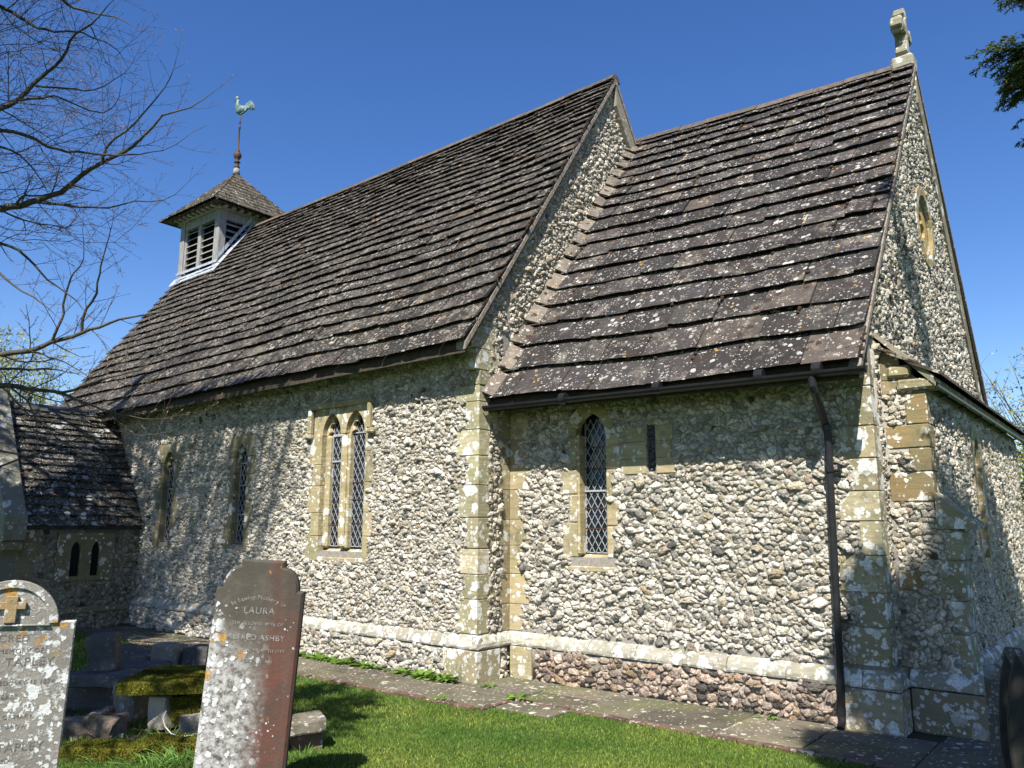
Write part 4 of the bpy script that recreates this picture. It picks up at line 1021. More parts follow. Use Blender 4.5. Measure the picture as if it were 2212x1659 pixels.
for k in range(6):
    a0 = ckp(.16, .16); 
    p1 = ckp(.24+.03*k, .34-.02*k+.05); p2 = ckp(.36+.035*k-.02, .34-.04*k+.06); p3 = ckp(.42+.025*k-.02, .10-.02*k+.05)
    ck.tube([a0, p1, p2, p3], [.015, .020, .018, .005], 5)
ck.build('copper_cockerel', M_COPPER, turret, smooth=True, label='green copper cockerel facing left')

# ------------------------------------------------------------------ porch
PX = -7.95; PYS = -2.55; PRX = -9.28; PZE = 1.68; PZR = 3.78
psl = (PZR-PZE)/(PRX-(PX+.12))
def pz(x): x_ = x if x > PRX else 2*PRX-x; return PZE+(PX+.12-x_)*(-psl)
pw_ = MB(); pw_.box((PX-.35, PYS+.02, 0), (PX, -D-.07, 1.72)); pw_.box((2*PRX-PX, PYS+.02, 0), (2*PRX-PX+.35, -D-.07, 1.72))
sl_ = [(-1.66, .20), (-1.33, .20)]
pc = flint_cells(PYS, -D-.07, .0, 1.7, .068, lambda y, z: .05 < z < 1.66 and not (-1.98 < y < -1.05 and .80 < z < 1.62) and y > PYS+.3, 1.1)
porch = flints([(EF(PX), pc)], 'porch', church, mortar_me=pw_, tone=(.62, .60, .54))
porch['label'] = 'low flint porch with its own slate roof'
pq = MB()
for k, (z0, z1) in enumerate(courses(0, 1.66, .3)): pq.box((PX-.3, PYS-.02, z0+.004), (PX+PRO, PYS+(.42, .26)[k % 2], z1-.004), tint(.7, .9), .002, 0, .006)
# slit windows frame: slabs with two slots
fr = EF(PX+.065)
pq.add(*plate_mesh([(-1.98, .82), (-1.05, .82), (-1.05, 1.60), (-1.98, 1.60)], [arch(-1.68, .90, 1.32, 1.46, .075, 6)[::-1], arch(-1.36, .90, 1.32, 1.46, .065, 6)[::-1]], .06, .006, fr), col=(.75, .75, .7))
pq.box((PX, PYS+.45, .30), (PX+.06, -D-.1, .40), tint(.8, .9), .002, 0, .01)
pq.build('porch_stones', M_ASD, porch)
pg = MB(); pg.add([(PX+.006, -1.9, .85), (PX+.006, -1.1, .85), (PX+.006, -1.1, 1.55), (PX+.006, -1.9, 1.55)], [(0, 1, 2, 3)]); pg.build('slit_window_dark', M_DARK, porch)  # flat dark sheet on the wall stands for shade in the slits
pslen = math.hypot(PRX-(PX+.12), PZR-PZE); pup = np.array([PRX-(PX+.12), 0, PZR-PZE])/pslen; pnn = np.array([-(PZR-PZE)/(PRX-(PX+.12)), 0, 1.0]); pnn /= np.linalg.norm(pnn)
def Pp(s, t): return np.array([PX+.12, PYS+s, PZE]) + pup*t, pnn
rm = slate_roof('r', Pp, -D-PYS-.03, pslen, exposures(pslen, .185, .10, 17), (.18, .36), M_ROOFP, porch, th=.024, lift=.045, joint=.006)
V = []
for y in (PYS, -D-.01): V += [(PX+.10, y, PZE-.02), (PRX, y, PZR-.01), (2*PRX-PX-.10, y, PZE-.02)]
rm.add(V, [(0, 1, 4, 3), (1, 2, 5, 4), (0, 2, 1), (3, 4, 5), (0, 3, 5, 2)], (1, 1, 1), 2)
for k in range(5):
    y0 = PYS+k*.4; y1 = min(-D-.01, y0+.395); rm.add([(PRX+.13, y0, PZR-.10), (PRX, y0, PZR+.09), (PRX-.13, y0, PZR-.10), (PRX+.13, y1, PZR-.10), (PRX, y1, PZR+.09), (PRX-.13, y1, PZR-.10)], [(0, 1, 4, 3), (1, 2, 5, 4), (0, 2, 1), (3, 4, 5)], (1, 1, 1), 2)
rm.build('porch_roof', [M_ROOFP, M_MOSSD, mat_plain('dark_ridge', (.05, .052, .055), (.085, .088, .09), 8, .6)], porch)
# raised gable coping at the porch front
gc = MB()
pr = [(PX+.20, 1.50), (PX+.20, 1.86), (PX+.05, 2.05), (PRX, 4.17), (2*PRX-PX-.05, 2.05), (2*PRX-PX-.2, 1.86), (2*PRX-PX-.2, 1.50)]
gc.add(*plate_mesh(pr, [], .34, .02, SF(PYS-.30)), col=(.9, .9, .9)); gc.box((2*PRX-PX, PYS-.29, 0), (PX, PYS+.02, 1.52), (.8, .8, .8))
gc.build('porch_gable', mat_ashlar((.23, .22, .18), .35, .5, 'coping_stone'), porch)
gc2 = MB(); gc2.box((PX-.05, PYS-.32, 1.30), (PX+.17, PYS+.05, 1.50), (.8, .8, .8), .003, 0, .05); gc2.build('kneeler_stone', M_ASD, porch)

# ------------------------------------------------------------------ ground, path
def mat_ground():
    n = NT('lawn_soil'); a = n.noise(1.2, 4); b = n.noise(60, 5, .75); c = n.noise(7, 4)
    col = n.mix(n.step(a, .35, .65), (.055, .11, .018), (.08, .14, .026)); col = n.mix(n.step(b, .40, .62, 0, .6), col, (.022, .05, .008))
    col = n.mix(n.step(c, .60, .75, 0, .5), col, (.14, .15, .045)); n.bump(b, .03, .8); return n.fin(col, .95)
M_GR = mat_ground()
g = MB(); nX = 60
g.add([(-600, -600, 0), (600, -600, 0), (600, 600, 0), (-600, 600, 0)], [(0, 1, 2, 3)]); go = g.build('ground', M_GR); go['kind'] = 'structure'
def mat_path():
    n = NT('paving'); a = n.noise(3, 5, .7); b = n.noise(30, 5, .7); c = n.attr()
    col = n.mix(n.step(a, .38, .62), (.15, .13, .095), (.095, .085, .065)); col = n.mix(1.0, col, c, 'MULTIPLY')
    col = n.mix(n.step(b, .5, .7, 0, .5), col, (.09, .085, .05)); col = n.mix(n.math('MULTIPLY', n.step(n.noise(1.4, 3), .5, .65), .6), col, (.12, .13, .05))
    l = n.math('MAXIMUM', lichen(n, 15, .16, .05, .08), lichen(n, 40, .20, .02, .08)); col = n.mix(l, col, (.42, .40, .34))
    n.bump(b, .006); return n.fin(col, .9)
M_PA = mat_path(); M_BR = mat_slab('brick_edging', (.125, .07, .05), (.085, .06, .045), .3, (.5, .46, .42), False)
pa = MB()
def pave(x0, x1, y0, y1, seg=.72):
    x = x0
    while x < x1-.01:
        b = min(x1, x+seg*random.uniform(.75, 1.3)); b = x1 if x1-b < .25 else b
        ym = y0+(y1-y0)*random.uniform(.4, .6)
        for ya, yb in ((y0, ym), (ym, y1)) if random.random() < .35 else ((y0, y1),):
            pa.box((x+.005, ya+.004, -.05), (b-.005, yb-.004, .020+random.uniform(-.006, .006)), tint(.75, 1.2), .003, 0, .008)
        x = b
pave(-8.0, .84, -1.50, -D-.08); pave(.87, L+.35, -.99, -.07); pave(L+.35, 7.5, -.95, -.05, .8); pave(L+.36, 7.5, -.03, BY0-.10, .8); pave(5.1, 7.5, BY0-.08, .9); pave(5.1, 7.5, .92, 1.7); pave(5.1, 7.5, 1.72, 2.5); pave(5.1, 7.5, 2.5, 3.4); pave(.95, 1.62, -1.40, -1.06); pave(.09, .86, -.99, -.10)
po = pa.build('path', M_PA); po['kind'] = 'structure'
br = MB()
def bricks(p0, p1, w=.075):
    p0, p1 = Vector(p0), Vector(p1); Ln = (p1-p0).length; t = (p1-p0)/Ln; n = Vector((-t.y, t.x, 0)); a = 0
    while a < Ln:
        b = min(Ln, a+.215*random.uniform(.9, 1.05)); m = Matrix.Translation(p0+t*a)@Matrix(((t.x, n.x, 0, 0), (t.y, n.y, 0, 0), (0, 0, 1, 0), (0, 0, 0, 1)))
        br.bbox(m, (.004, -w/2, -.06), (b-a-.004, w/2, .026+random.uniform(-.01, .006)), .006, tint(.7, 1.25), 0, .003); a = b
bricks((-8.0, -1.55, 0), (.86, -1.56, 0)); bricks((.90, -1.55, 0), (.90, -1.04, 0)); bricks((.94, -1.035, 0), (4.6, -1.05, 0)); bricks((4.6, -1.06, 0), (7.4, -1.02, 0))
bo = br.build('path_edging', M_BR); bo['kind'] = 'structure'
# thin soil in joints
g = MB(); g.add([(-8.0, -1.56, .004), (.88, -1.56, .004), (.88, -D, .004), (-8.0, -D, .004)], [(0, 1, 2, 3)]); g.add([(.88, -1.04, .004), (7.5, -1.04, .004), (7.5, 3.4, .004), (4.0, 3.4, .004), (4.0, 0, .004), (.88, 0, .004)], [(0, 1, 2, 3, 4, 5)])
o = g.build('soil', mat_plain('soil', (.06, .055, .035), (.035, .04, .02), 40, 1, 0, .01)); o['kind'] = 'structure'

# ------------------------------------------------------------------ trees
class Segs:
    """tapered branch segments, meshed with numpy as 5-sided (thick) or 3-sided (thin) prisms"""
    def __init__(s): s.a = []; s.b = []; s.ra = []; s.rb = []
    def add(s, a, b, ra, rb): s.a.append(a); s.b.append(b); s.ra.append(ra); s.rb.append(rb)
    def poly(s, P, r0, r1):
        n = len(P)-1
        for i in range(n): s.add(P[i], P[i+1], r0+(r1-r0)*i/n, r0+(r1-r0)*(i+1)/n)
    def build(s, name, mat, parent, K=4):
        A = np.array(s.a, float); B = np.array(s.b, float); ra = np.array(s.ra)[:, None]; rb = np.array(s.rb)[:, None]
        t = B-A; t /= np.maximum(np.linalg.norm(t, axis=1, keepdims=True), 1e-9)
        h = np.where(np.abs(t[:, 2:3]) < .9, [[0, 0, 1.0]], [[1.0, 0, 0]]); x = np.cross(t, h); x /= np.linalg.norm(x, axis=1, keepdims=True); y = np.cross(t, x)
        V = []
        for P, r in ((A, ra), (B, rb)):
            for k in range(K): an = 2*math.pi*k/K; V.append(P+(x*math.cos(an)+y*math.sin(an))*r)
        V = np.stack(V, 1).reshape(-1, 3); N = len(A); b = np.arange(N)*2*K
        Q = np.concatenate([np.stack([b+k, b+(k+1) % K, b+K+(k+1) % K, b+K+k], 1) for k in range(K)])
        return np_mesh(name, V, Q, np.zeros((0, 3), int), None, mat, parent, True)
def spline(P, r0, r1, S, step=.12, wob=.012):
    """smooth a control polyline (Catmull-Rom), add it to S, return the points"""
    P = [np.array(p, float) for p in P]; P = [2*P[0]-P[1]]+P+[2*P[-1]-P[-2]]; out = []
    for i in range(1, len(P)-2):
        n = max(2, int(np.linalg.norm(P[i+1]-P[i])/step))
        for k in range(n):
            t = k/n; a, b, c, d = P[i-1:i+3]
            out.append(.5*((2*b)+(-a+c)*t+(2*a-5*b+4*c-d)*t*t+(-a+3*b-3*c+d)*t**3)+np.array([random.gauss(0, wob) for _ in range(3)]))
    out.append(P[-2]); S.poly(out, r0, r1); return out
M_BARK = mat_plain('beech_bark', (.085, .078, .06), (.05, .048, .035), 9, .9, 0, .004)
M_TWIG = mat_plain('twig_bark', (.085, .065, .055), (.13, .105, .075), 3, .8, 0, 0)
M_BUD = mat_plain('pale_buds', (.34, .25, .17), (.24, .13, .09), 3, .6, 0, 0)
def twiggery(S, Bd, base, d, ln, r, lev, up, side=1):
    """a drooping-then-rising beech spray"""
    n = max(3, int(ln/.085)); p = np.array(base, float); d = np.array(d, float); d /= np.linalg.norm(d); P = [p]
    curl = np.array([random.gauss(0, .05) for _ in range(3)])
    for i in range(n):
        d = d + curl*.6 + np.array([random.gauss(0, .07) for _ in range(3)]) + np.array([0, 0, up*(.02+.07*i/n)]); d /= np.linalg.norm(d)
        p = p + d*ln/n; P.append(p)
    S.poly(P, r, max(.0011, r*.35))
    if lev > 0:
        s_ = side; k0 = 1
        for i in range(k0, n):
            if random.random() < (.80 if lev > 1 else .74):
                ax = np.cross(d, [0, 0, 1.0]); ax /= max(1e-6, np.linalg.norm(ax)); t = P[i+1]-P[i]; t /= np.linalg.norm(t)
                dd = t*.8 + (ax*s_*random.uniform(.35, .8)) + np.array([0, 0, random.uniform(-.35, .45)])
                twiggery(S, Bd, P[i], dd, ln*random.uniform(.28, .52)*(1-.5*i/n), max(.0013, r*.55), lev-1, up, s_); s_ = -s_
    t = P[-1]-P[-2]; t /= np.linalg.norm(t)
    Bd.add(P[-1], P[-1]+t*.024, .0035, .0008)
    Bd.add(P[-1]-t*.012, P[-1], .0012, .0035)
    if lev == 0 and n > 2 and random.random() < .7:
        q = P[n//2]; dd = t+np.array([random.gauss(0, .5) for _ in range(3)]); dd /= np.linalg.norm(dd); Bd.add(q, q+dd*.02, .0028, .0008)
beech = empty('bare_tree', (-6.6, -5.6, 0), 'bare beech tree with budding twigs reaching in from the left over the porch roof', 'tree')
S = Segs(); T = Segs(); Bd = Segs()
TB = np.array([-6.6, -5.6, 0.0])
spline([TB+(0, 0, -.1), TB+(.05, .1, 2.5), TB+(0, .2, 5), TB+(.2, .0, 8), TB+(.5, -.3, 11.5)], .36, .12, S, .4, .02)
cA = lambda u, t: (u*.29297, t*.29297)
cB = lambda u, t: (u*.26035, 486+t*.26035)
limbs = [ # (control points in photo px, depth, start radius, end radius, trunk height)
 ([cA(0,1535),cA(150,1510),cA(300,1470),cA(450,1410),cA(600,1310),cA(750,1200),cA(900,1130),cA(1050,1020),cA(1200,860),cA(1400,790),cA(1560,690)], 9.3, .042, .004, 5.0),
 ([cA(750,1200),cA(775,1110),cA(850,1030),cA(1000,900),cA(1150,730),cA(1250,580),cA(1300,430)], 9.3, .018, .003, None),
 ([cA(120,1505),cA(165,1450),cA(260,1445),cA(400,1420)], 9.3, .016, .008, None),
 ([cA(280,1490),cA(450,1515),cA(600,1527),cA(800,1525),cA(1000,1490),cA(1200,1480),cA(1360,1370)], 9.25, .017, .003, None),
 ([cA(0,800),cA(100,755),cA(200,680),cA(300,570),cA(450,440),cA(560,240),cA(680,180),cA(780,60)], 9.6, .032, .006, 6.2),
 ([cA(270,630),cA(400,645),cA(550,655),cA(700,665),cA(850,590),cA(960,490)], 9.6, .014, .003, None),
 ([cA(130,740),cA(400,710),cA(550,765),cA(750,830),cA(850,770),cA(890,650)], 9.5, .014, .003, None),
 ([cA(0,955),cA(200,1000),cA(350,1070),cA(500,1110),cA(750,1140),cA(950,1145),cA(1200,1110),cA(1360,1020)], 9.0, .022, .003, 5.6),
 ([cA(440,-20),cA(550,60),cA(700,95),cA(850,130),cA(980,195)], 9.8, .02, .004, 8.3),
 ([cA(-10,40),cA(100,90),cA(250,190),cA(400,230),cA(600,240),cA(850,350),cA(900,420)], 9.7, .024, .003, 7.4),
 ([cA(640,170),cA(700,250),cA(740,350)], 9.7, .010, .003, None),
 ([cA(0,1080),cA(150,1140),cA(260,1260),cA(340,1400)], 8.8, .014, .004, 5.3),
 ([cB(0,1070),cB(240,1045),cB(430,975),cB(680,890),cB(900,820),cB(1100,770),cB(1330,715),cB(1450,700)], 9.4, .034, .004, 3.9),
 ([cB(440,960),cB(510,780),cB(520,670),cB(580,480),cB(610,400),cB(690,270),cB(690,100)], 9.4, .018, .004, None),
 ([cB(680,890),cB(710,700),cB(800,560),cB(830,400),cB(850,300),cB(900,100),cB(930,0)], 9.4, .018, .004, None),
 ([cB(0,1190),cB(250,1200),cB(420,1190),cB(560,1215),cB(650,1235)], 9.0, .016, .004, 3.6),
 ([cB(0,150),cB(150,210),cB(280,330),cB(400,450),cB(560,560),cB(680,690)], 9.6, .020, .005, 4.9),
 ([cB(0,400),cB(180,540),cB(350,650),cB(450,740)], 9.3, .015, .004, 4.5),
 ([cB(0,1330),cB(120,1335),cB(240,1355),cB(480,1390),cB(620,1440),cB(760,1490),cB(900,1560)], 8.6, .032, .006, 3.1),
 ([cB(480,1390),cB(700,1345),cB(900,1260),cB(1080,1220),cB(1180,1190),cB(1300,1080),cB(1370,950)], 8.6, .016, .003, None),
 ([cB(280,1050),cB(420,1090),cB(540,1140),cB(700,1240),cB(760,1300)], 9.3, .012, .003, None),
 ([cB(60,1335),cB(180,1430),cB(270,1530),cB(300,1640),cB(310,1760)], 8.4, .012, .004, None),
 ([cB(620,1440),cB(800,1520),cB(1000,1570),cB(1150,1600),cB(1280,1610)], 8.5, .010, .003, None),
 ([(150,905),(230,925),(300,942),(370,932),(425,900)], 8.5, .010, .002, None),
 ([(230,872),(300,842),(350,805),(378,760)], 8.6, .009, .002, None),
 ([(100,930),(150,962),(215,985),(270,975)], 8.3, .008, .002, None),
 ([(60,985),(110,968),(160,950),(200,930),(235,905)], 8.2, .010, .002, 2.6),
 ([(0,1010),(60,985),(105,990)], 8.2, .012, .006, 2.4),
]
for k, (pts, dep, r0, r1, th) in enumerate(limbs):
    P = [at(u, w, dep+.5*math.sin(k*1.7+i*.55)*(0 if th is None else 1)*min(1, i/3)*.5) for i, (u, w) in enumerate(pts)]
    if th is not None:
        st_ = TB+np.array([.1, .1, th]); mid = (st_+P[0])/2+np.array([0, 0, .15]); spline([st_, mid, P[0]], r0*2.0, r0, S, .3)
    Q = spline(P, r0, r1, S, .12, .008)
    sd = 1; i = 0; n = len(Q)
    view = (np.mean(Q, 0)-CAM); view /= np.linalg.norm(view)
    while i < n-1:
        f = i/n; t = Q[i+1]-Q[i]; t /= np.linalg.norm(t)
        ax = np.cross(view, t); ax /= np.linalg.norm(ax)
        d = t*.75+ax*sd*random.uniform(.45, 1.0)+view*random.uniform(-.5, .5)
        ln = random.uniform(.35, .95)*(1-.45*f)*(1.0 if r0 > .02 else .75)
        twiggery(T, Bd, Q[i], d, ln, max(.0022, (r0+(r1-r0)*f)*.28), 2 if ln > .5 else 1, .8, sd); sd = -sd
        i += random.choice((1, 1, 2, 2))
    twiggery(T, Bd, Q[-1], Q[-1]-Q[-2], .35, max(.002, r1*.8), 1, .8)
for k in range(36):   # further branches that cross the top left corner
    u0, w0 = -70, random.uniform(-60, 560); a = random.uniform(-.75, .35); ln = random.uniform(170, 400)*(1 if w0 > 80 else .85); dep = random.uniform(9.2, 12.5)
    P = [at(u0+ln*f*math.cos(a), w0+ln*f*math.sin(a)+18*math.sin(f*4+k)+25*f*f, dep+f*random.uniform(-.4, .4)) for f in (0, .33, .66, 1)]
    Q = spline(P, .0065, .002, S, .12, .01); sd = 1; i = 0; v_ = P[1]-CAM; v_ /= np.linalg.norm(v_)
    while i < len(Q)-1:
        t = Q[i+1]-Q[i]; t /= np.linalg.norm(t); ax = np.cross(v_, t); ax /= np.linalg.norm(ax)
        twiggery(T, Bd, Q[i], t*.8+ax*sd*random.uniform(.4, .9)+v_*random.uniform(-.5, .5), random.uniform(.3, .75), .003, 2 if random.random() < .5 else 1, .8, sd); sd = -sd; i += random.choice((1, 2, 2))
for k in range(40):   # boughs out of the picture whose shadows stripe the nave wall
    x0 = -3.7-(k % 26)*.22+random.uniform(-.3, .3); tt = random.uniform(8.2, 9.6); P = [np.array([x0-f*random.uniform(.9, 1.6), -D, 3.5-3.3*f])+SUN*(tt+f*.8) for f in (0, .35, .7, 1)]
    Q = spline(P, random.uniform(.02, .04), .012, S, .2, .03)
    for i in range(1, len(Q)-1):
        for _ in range(4): twiggery(T, Bd, Q[i], np.array([random.gauss(0, .6), random.gauss(-.3, .4), random.gauss(.2, .7)]), random.uniform(.3, .8), .006, 1, .3)
# the crown outside the picture: it casts the shade on the porch and the nave wall
for k in range(30):
    a = random.uniform(-2.6, .9); z0 = random.uniform(3.5, 10); ln = random.uniform(2.2, 3.8); st_ = TB+np.array([.1, 0, z0]); d = np.array([math.cos(a), math.sin(a), .35])
    tip = st_+d*ln; v_ = (tip-CAM); xr = v_@Rr/max(.1, v_@F_)
    if xr > -.74 and v_@F_ > 0: continue
    Q = spline([st_, st_+d*ln*.5+(0, 0, .1), tip], .06, .015, S, .3, .02)
    for i in range(2, len(Q)-1):
        for _ in range(2): twiggery(T, Bd, Q[i], d+np.array([random.gauss(0, .6) for _ in range(3)]), random.uniform(.5, 1.1), .007, 1, .5)
S.build('trunk', M_BARK, beech, 7); T.ra = [r*1.2 for r in T.ra]; T.rb = [r*1.2 for r in T.rb]; T.build('twigs', M_TWIG, beech, 3); Bd.ra = [r*1.3 for r in Bd.ra]; Bd.rb = [r*1.3 for r in Bd.rb]; Bd.build('buds', M_BUD, beech, 3)

# ---- evergreen (yew) sprays
M_YEW = None
def mat_leaf(name, c1, c2, tr=.25, rough=.6):
    n = NT(name); c = n.attr(); a = n.noise(2.0, 3); col = n.mix(1.0, n.mix(n.step(a, .35, .65), c1, c2), c, 'MULTIPLY')
    n.b.inputs['Specular IOR Level'].default_value = .08; n.fin(col, rough)
    tl = n.t.nodes.new('ShaderNodeBsdfTranslucent'); n.put(tl.inputs[0], col); ms = n.t.nodes.new('ShaderNodeMixShader'); ms.inputs[0].default_value = tr
    out = n.t.nodes['Material Output']; n.t.links.new(n.b.outputs[0], ms.inputs[1]); n.t.links.new(tl.outputs[0], ms.inputs[2]); n.t.links.new(ms.outputs[0], out.inputs[0]); return n.m
M_YEW = mat_leaf('yew_needles', (.035, .075, .02), (.085, .115, .03), .25); M_YEWF = mat_leaf('yew_cones', (.30, .17, .04), (.20, .13, .03), .2)
class Blades:
    def __init__(s): s.p = []; s.d = []; s.l = []; s.w = []; s.c = []; s.u = []
    def add(s, p, d, l, w, c, u=None): s.p.append(p); s.d.append(d); s.l.append(l); s.w.append(w); s.c.append(c); s.u.append(u if u is not None else (random.gauss(0, 1), random.gauss(0, 1), random.gauss(0, 1)))
    def build(s, name, mat, parent):
        return blades_mesh(name, np.array(s.p), np.array(s.d), np.array(s.l), np.array(s.w), np.array(s.c), mat, parent, np.array(s.u))
def blades_mesh(name, P, Dr, ln, wd, col, mat, parent, up=None, bend=None):
    N = len(P); Dr = Dr/np.linalg.norm(Dr, axis=1, keepdims=True); up = up if up is not None else rng.normal(size=(N, 3))
    x = np.cross(Dr, up); x /= np.maximum(np.linalg.norm(x, axis=1, keepdims=True), 1e-6)
    ln = ln[:, None]; wd = wd[:, None]; b = bend if bend is not None else np.zeros((N, 3))
    V = np.stack([P-x*wd*.35, P+x*wd*.35, P+Dr*ln*.5+x*wd*.5+b*.25, P+Dr*ln*.5-x*wd*.5+b*.25, P+Dr*ln+b], 1).reshape(-1, 3)
    i = np.arange(N)*5; Q = np.stack([i, i+1, i+2, i+3], 1); T = np.stack([i+3, i+2, i+4], 1)
    o = np_mesh(name, V, Q, T, np.repeat(col, 5, 0), mat, parent, False); return o
def yew_spray(B, Sg, base, d, ln, lev=2, side=1, cones=None, seg=.02):
    d = np.array(d, float); d /= np.linalg.norm(d); n = max(3, int(ln/seg)); p = np.array(base, float); P = [p]
    for i in range(n):
        d = d+np.array([random.gauss(0, .05) for _ in range(3)])+np.array([0, 0, -.012]); d /= np.linalg.norm(d); p = p+d*ln/n; P.append(p)
    Sg.poly(P, .0016+.004*ln, .001)
    ax = np.cross(d, [0, 0, 1.0]); ax /= max(1e-6, np.linalg.norm(ax))
    for i in range(n):
        t = P[i+1]-P[i]; t /= np.linalg.norm(t)
        for s_ in (1, -1, 1, -1):
            q = P[i]+(P[i+1]-P[i])*random.random(); dd = t*.75+ax*s_+np.array([0, 0, random.uniform(-.5, .6)]); c = random.uniform(.6, 1.5)
            B.add(q, dd, random.uniform(.022, .036), .0065, (c*random.uniform(.9, 1.3), c, c))
        if cones is not None and random.random() < .22: cones.add(P[i], t+np.array([random.gauss(0, .6) for _ in range(3)]), .018, .016, (1, 1, 1))
        if lev > 0 and i > 1 and random.random() < .55:
            yew_spray(B, Sg, P[i], t*.8+ax*side*random.uniform(.4, .9)+np.array([0, 0, random.uniform(-.5, .2)]), ln*random.uniform(.3, .5)*(1-.4*i/n), lev-1, side, cones, seg); side = -side
yew = empty('yew_tree', (9.6, -5.2, 0), 'dark yew tree whose sprays hang in at the top right of the picture', 'tree')
B = Blades(); Sg = Segs(); Cn = Blades()
YT = np.array([9.6, -5.2, 0.])
spline([YT, YT+(0, 0, 3), YT+(-.2, .2, 6), YT+(-.4, 0, 9)], .45, .15, Sg, .5, .03)
# sprays that hang into view
for (u0, w0, u1, w1, dep, ln) in ((2290, 130, 2122, 150, 5.5, .5), (2290, 170, 2140, 140, 5.55, .5), (2290, 190, 2150, 178, 5.5, .5), (2290, 160, 2170, 150, 5.5, .5), (2290, 170, 2185, 195, 5.5, .5), (2280, 180, 2165, 215, 5.6, .4), (2280, 200, 2185, 218, 5.6, .4), (2285, 120, 2155, 122, 5.6, .4), (2285, -30, 2165, 2, 5.5, .4), (2285, -30, 2175, 16, 5.5, .4), (2290, 255, 2192, 288, 5.5, .3), (2290, 150, 2118, 135, 5.6, .60), (2290, 175, 2135, 165, 5.7, .52), (2290, 120, 2165, 128, 5.6, .5), (2300, 170, 2160, 205, 5.5, .5), (2270, 165, 2190, 225, 5.6, .36), (2290, 190, 2200, 210, 5.5, .4), (2290, 140, 2180, 160, 5.8, .45),
        (2280, 160, 2140, 190, 5.65, .48), (2300, 150, 2200, 180, 5.7, .42), (2280, 190, 2175, 228, 5.6, .36),
        (2280, -50, 2155, 8, 5.6, .52), (2290, -60, 2180, 30, 5.6, .45), (2290, -40, 2195, 5, 5.7, .4), (2290, 260, 2198, 290, 5.6, .30), (2290, -50, 2150, -14, 5.6, .5)):
    w0 -= 22; w1 -= 22; u1 += 6
    a = at(u0, w0, dep); b = at(u1, w1, dep+random.uniform(-.15, .15)); yew_spray(B, Sg, a, b-a, np.linalg.norm(b-a), 2, 1, Cn)
LQ = []
for (w_, z_) in ((150, 5.4), (-50, 5.9), (190, 5.2), (270, 4.9)):
    a = at(2290, w_, 5.6); LQ += spline([YT+(0, 0, z_-.8), (YT+(0, 0, z_-.4)+a)/2+(0, 0, .2), a], .04, .010, Sg, .3, .02)
def clump(c, r, nn, ok=None):
    """leafy mass outside the picture, needle sprays as broad blades"""
    for _ in range(nn):
        v_ = np.array([random.gauss(0, 1) for _ in range(3)]); v_ /= np.linalg.norm(v_); p = np.array(c)+v_*r*random.random()**.4*np.array([1, 1, .75])
        q = p-CAM; f = q@F_
        if f > .05 and abs(q@R2/f) < .72 and abs(q@U2/f) < .56: continue
        d = v_+np.array([random.gauss(0, .5) for _ in range(3)]); c_ = random.uniform(.6, 1.5); B.add(p, d, random.uniform(.10, .22), random.uniform(.03, .06), (c_, c_, c_))
def shade(pt, t, r, nn):   # leaf mass in the sun's path to a point
    c = np.array(pt, float)+SUN*t; clump(c, r, nn); return c
cl = []
for pt, t, r, nn in (((4.45, 0, .55), 8.2, .42, 900), ((4.75, .2, .9), 8.4, .50, 1100), ((5.0, -.2, .0), 8.2, .8, 2200), ((4.35, -.75, 0), 8.4, .50, 1100), ((5.3, .6, .4), 8.6, .7, 1500), ((4.2, 0, 1.12), 8.0, .22, 260), ((4.05, 0, .55), 8.0, .20, 220), ((5.6, -1.0, 0), 8.0, .8, 1800), ((5.1, .9, .3), 8.8, .6, 1000),
                     ((4.84, .5, .7), 8.5, .17, 170), ((4.84, .5, 1.0), 8.5, .16, 150), ((4.83, .5, 1.3), 8.5, .15, 130), ((4.83, .5, 1.6), 8.5, .13, 90), ((5.0, .5, .3), 8.5, .6, 1200), ((5.0, 1.6, .4), 8.9, .6, 1200), ((4.63, 3.0, .35), 9.3, .5, 800), ((4.63, 4.6, .35), 9.6, .6, 900), ((3.9, -.5, 0), 8.4, .18, 200), ((6.5, -.5, 0), 8.4, 1.1, 1800), ((6.8, -2.0, 0), 8.2, 1.1, 1600), ((4.63, 2.2, .9), 9.4, .22, 160), ((4.63, 3.6, .8), 9.6, .3, 240), ((4.63, 1.3, .6), 9.2, .35, 420), ((4.25, 2.0, 4.6), 6.5, .3, 120), ((7.2, .6, 0), 8.6, 1.2, 1500)):
    c = shade(pt, t, r*1.12, int(nn*1.8)); cl.append(c)
for c in cl:
    j = YT+(0, 0, max(2.5, min(8.5, c[2]-.8))); LQ += spline([j, (j+c)/2+(0, 0, .25), c], .06, .015, Sg, .4, .03)
for q_ in LQ: clump(q_+np.array([0, 0, -.05]), .34, 46)
for k in range(26):
    a = random.uniform(0, 6.28); zz = random.uniform(3, 10.5); rr = random.uniform(.3, 2.4)*(1-.04*zz); clump(YT+np.array([rr*math.cos(a)+.3, rr*math.sin(a)-.8, zz]), 1.0, 420)
Sg.build('trunk', M_BARK, yew, 6); B.build('needles', M_YEW, yew); Cn.build('cones', M_YEWF, yew)
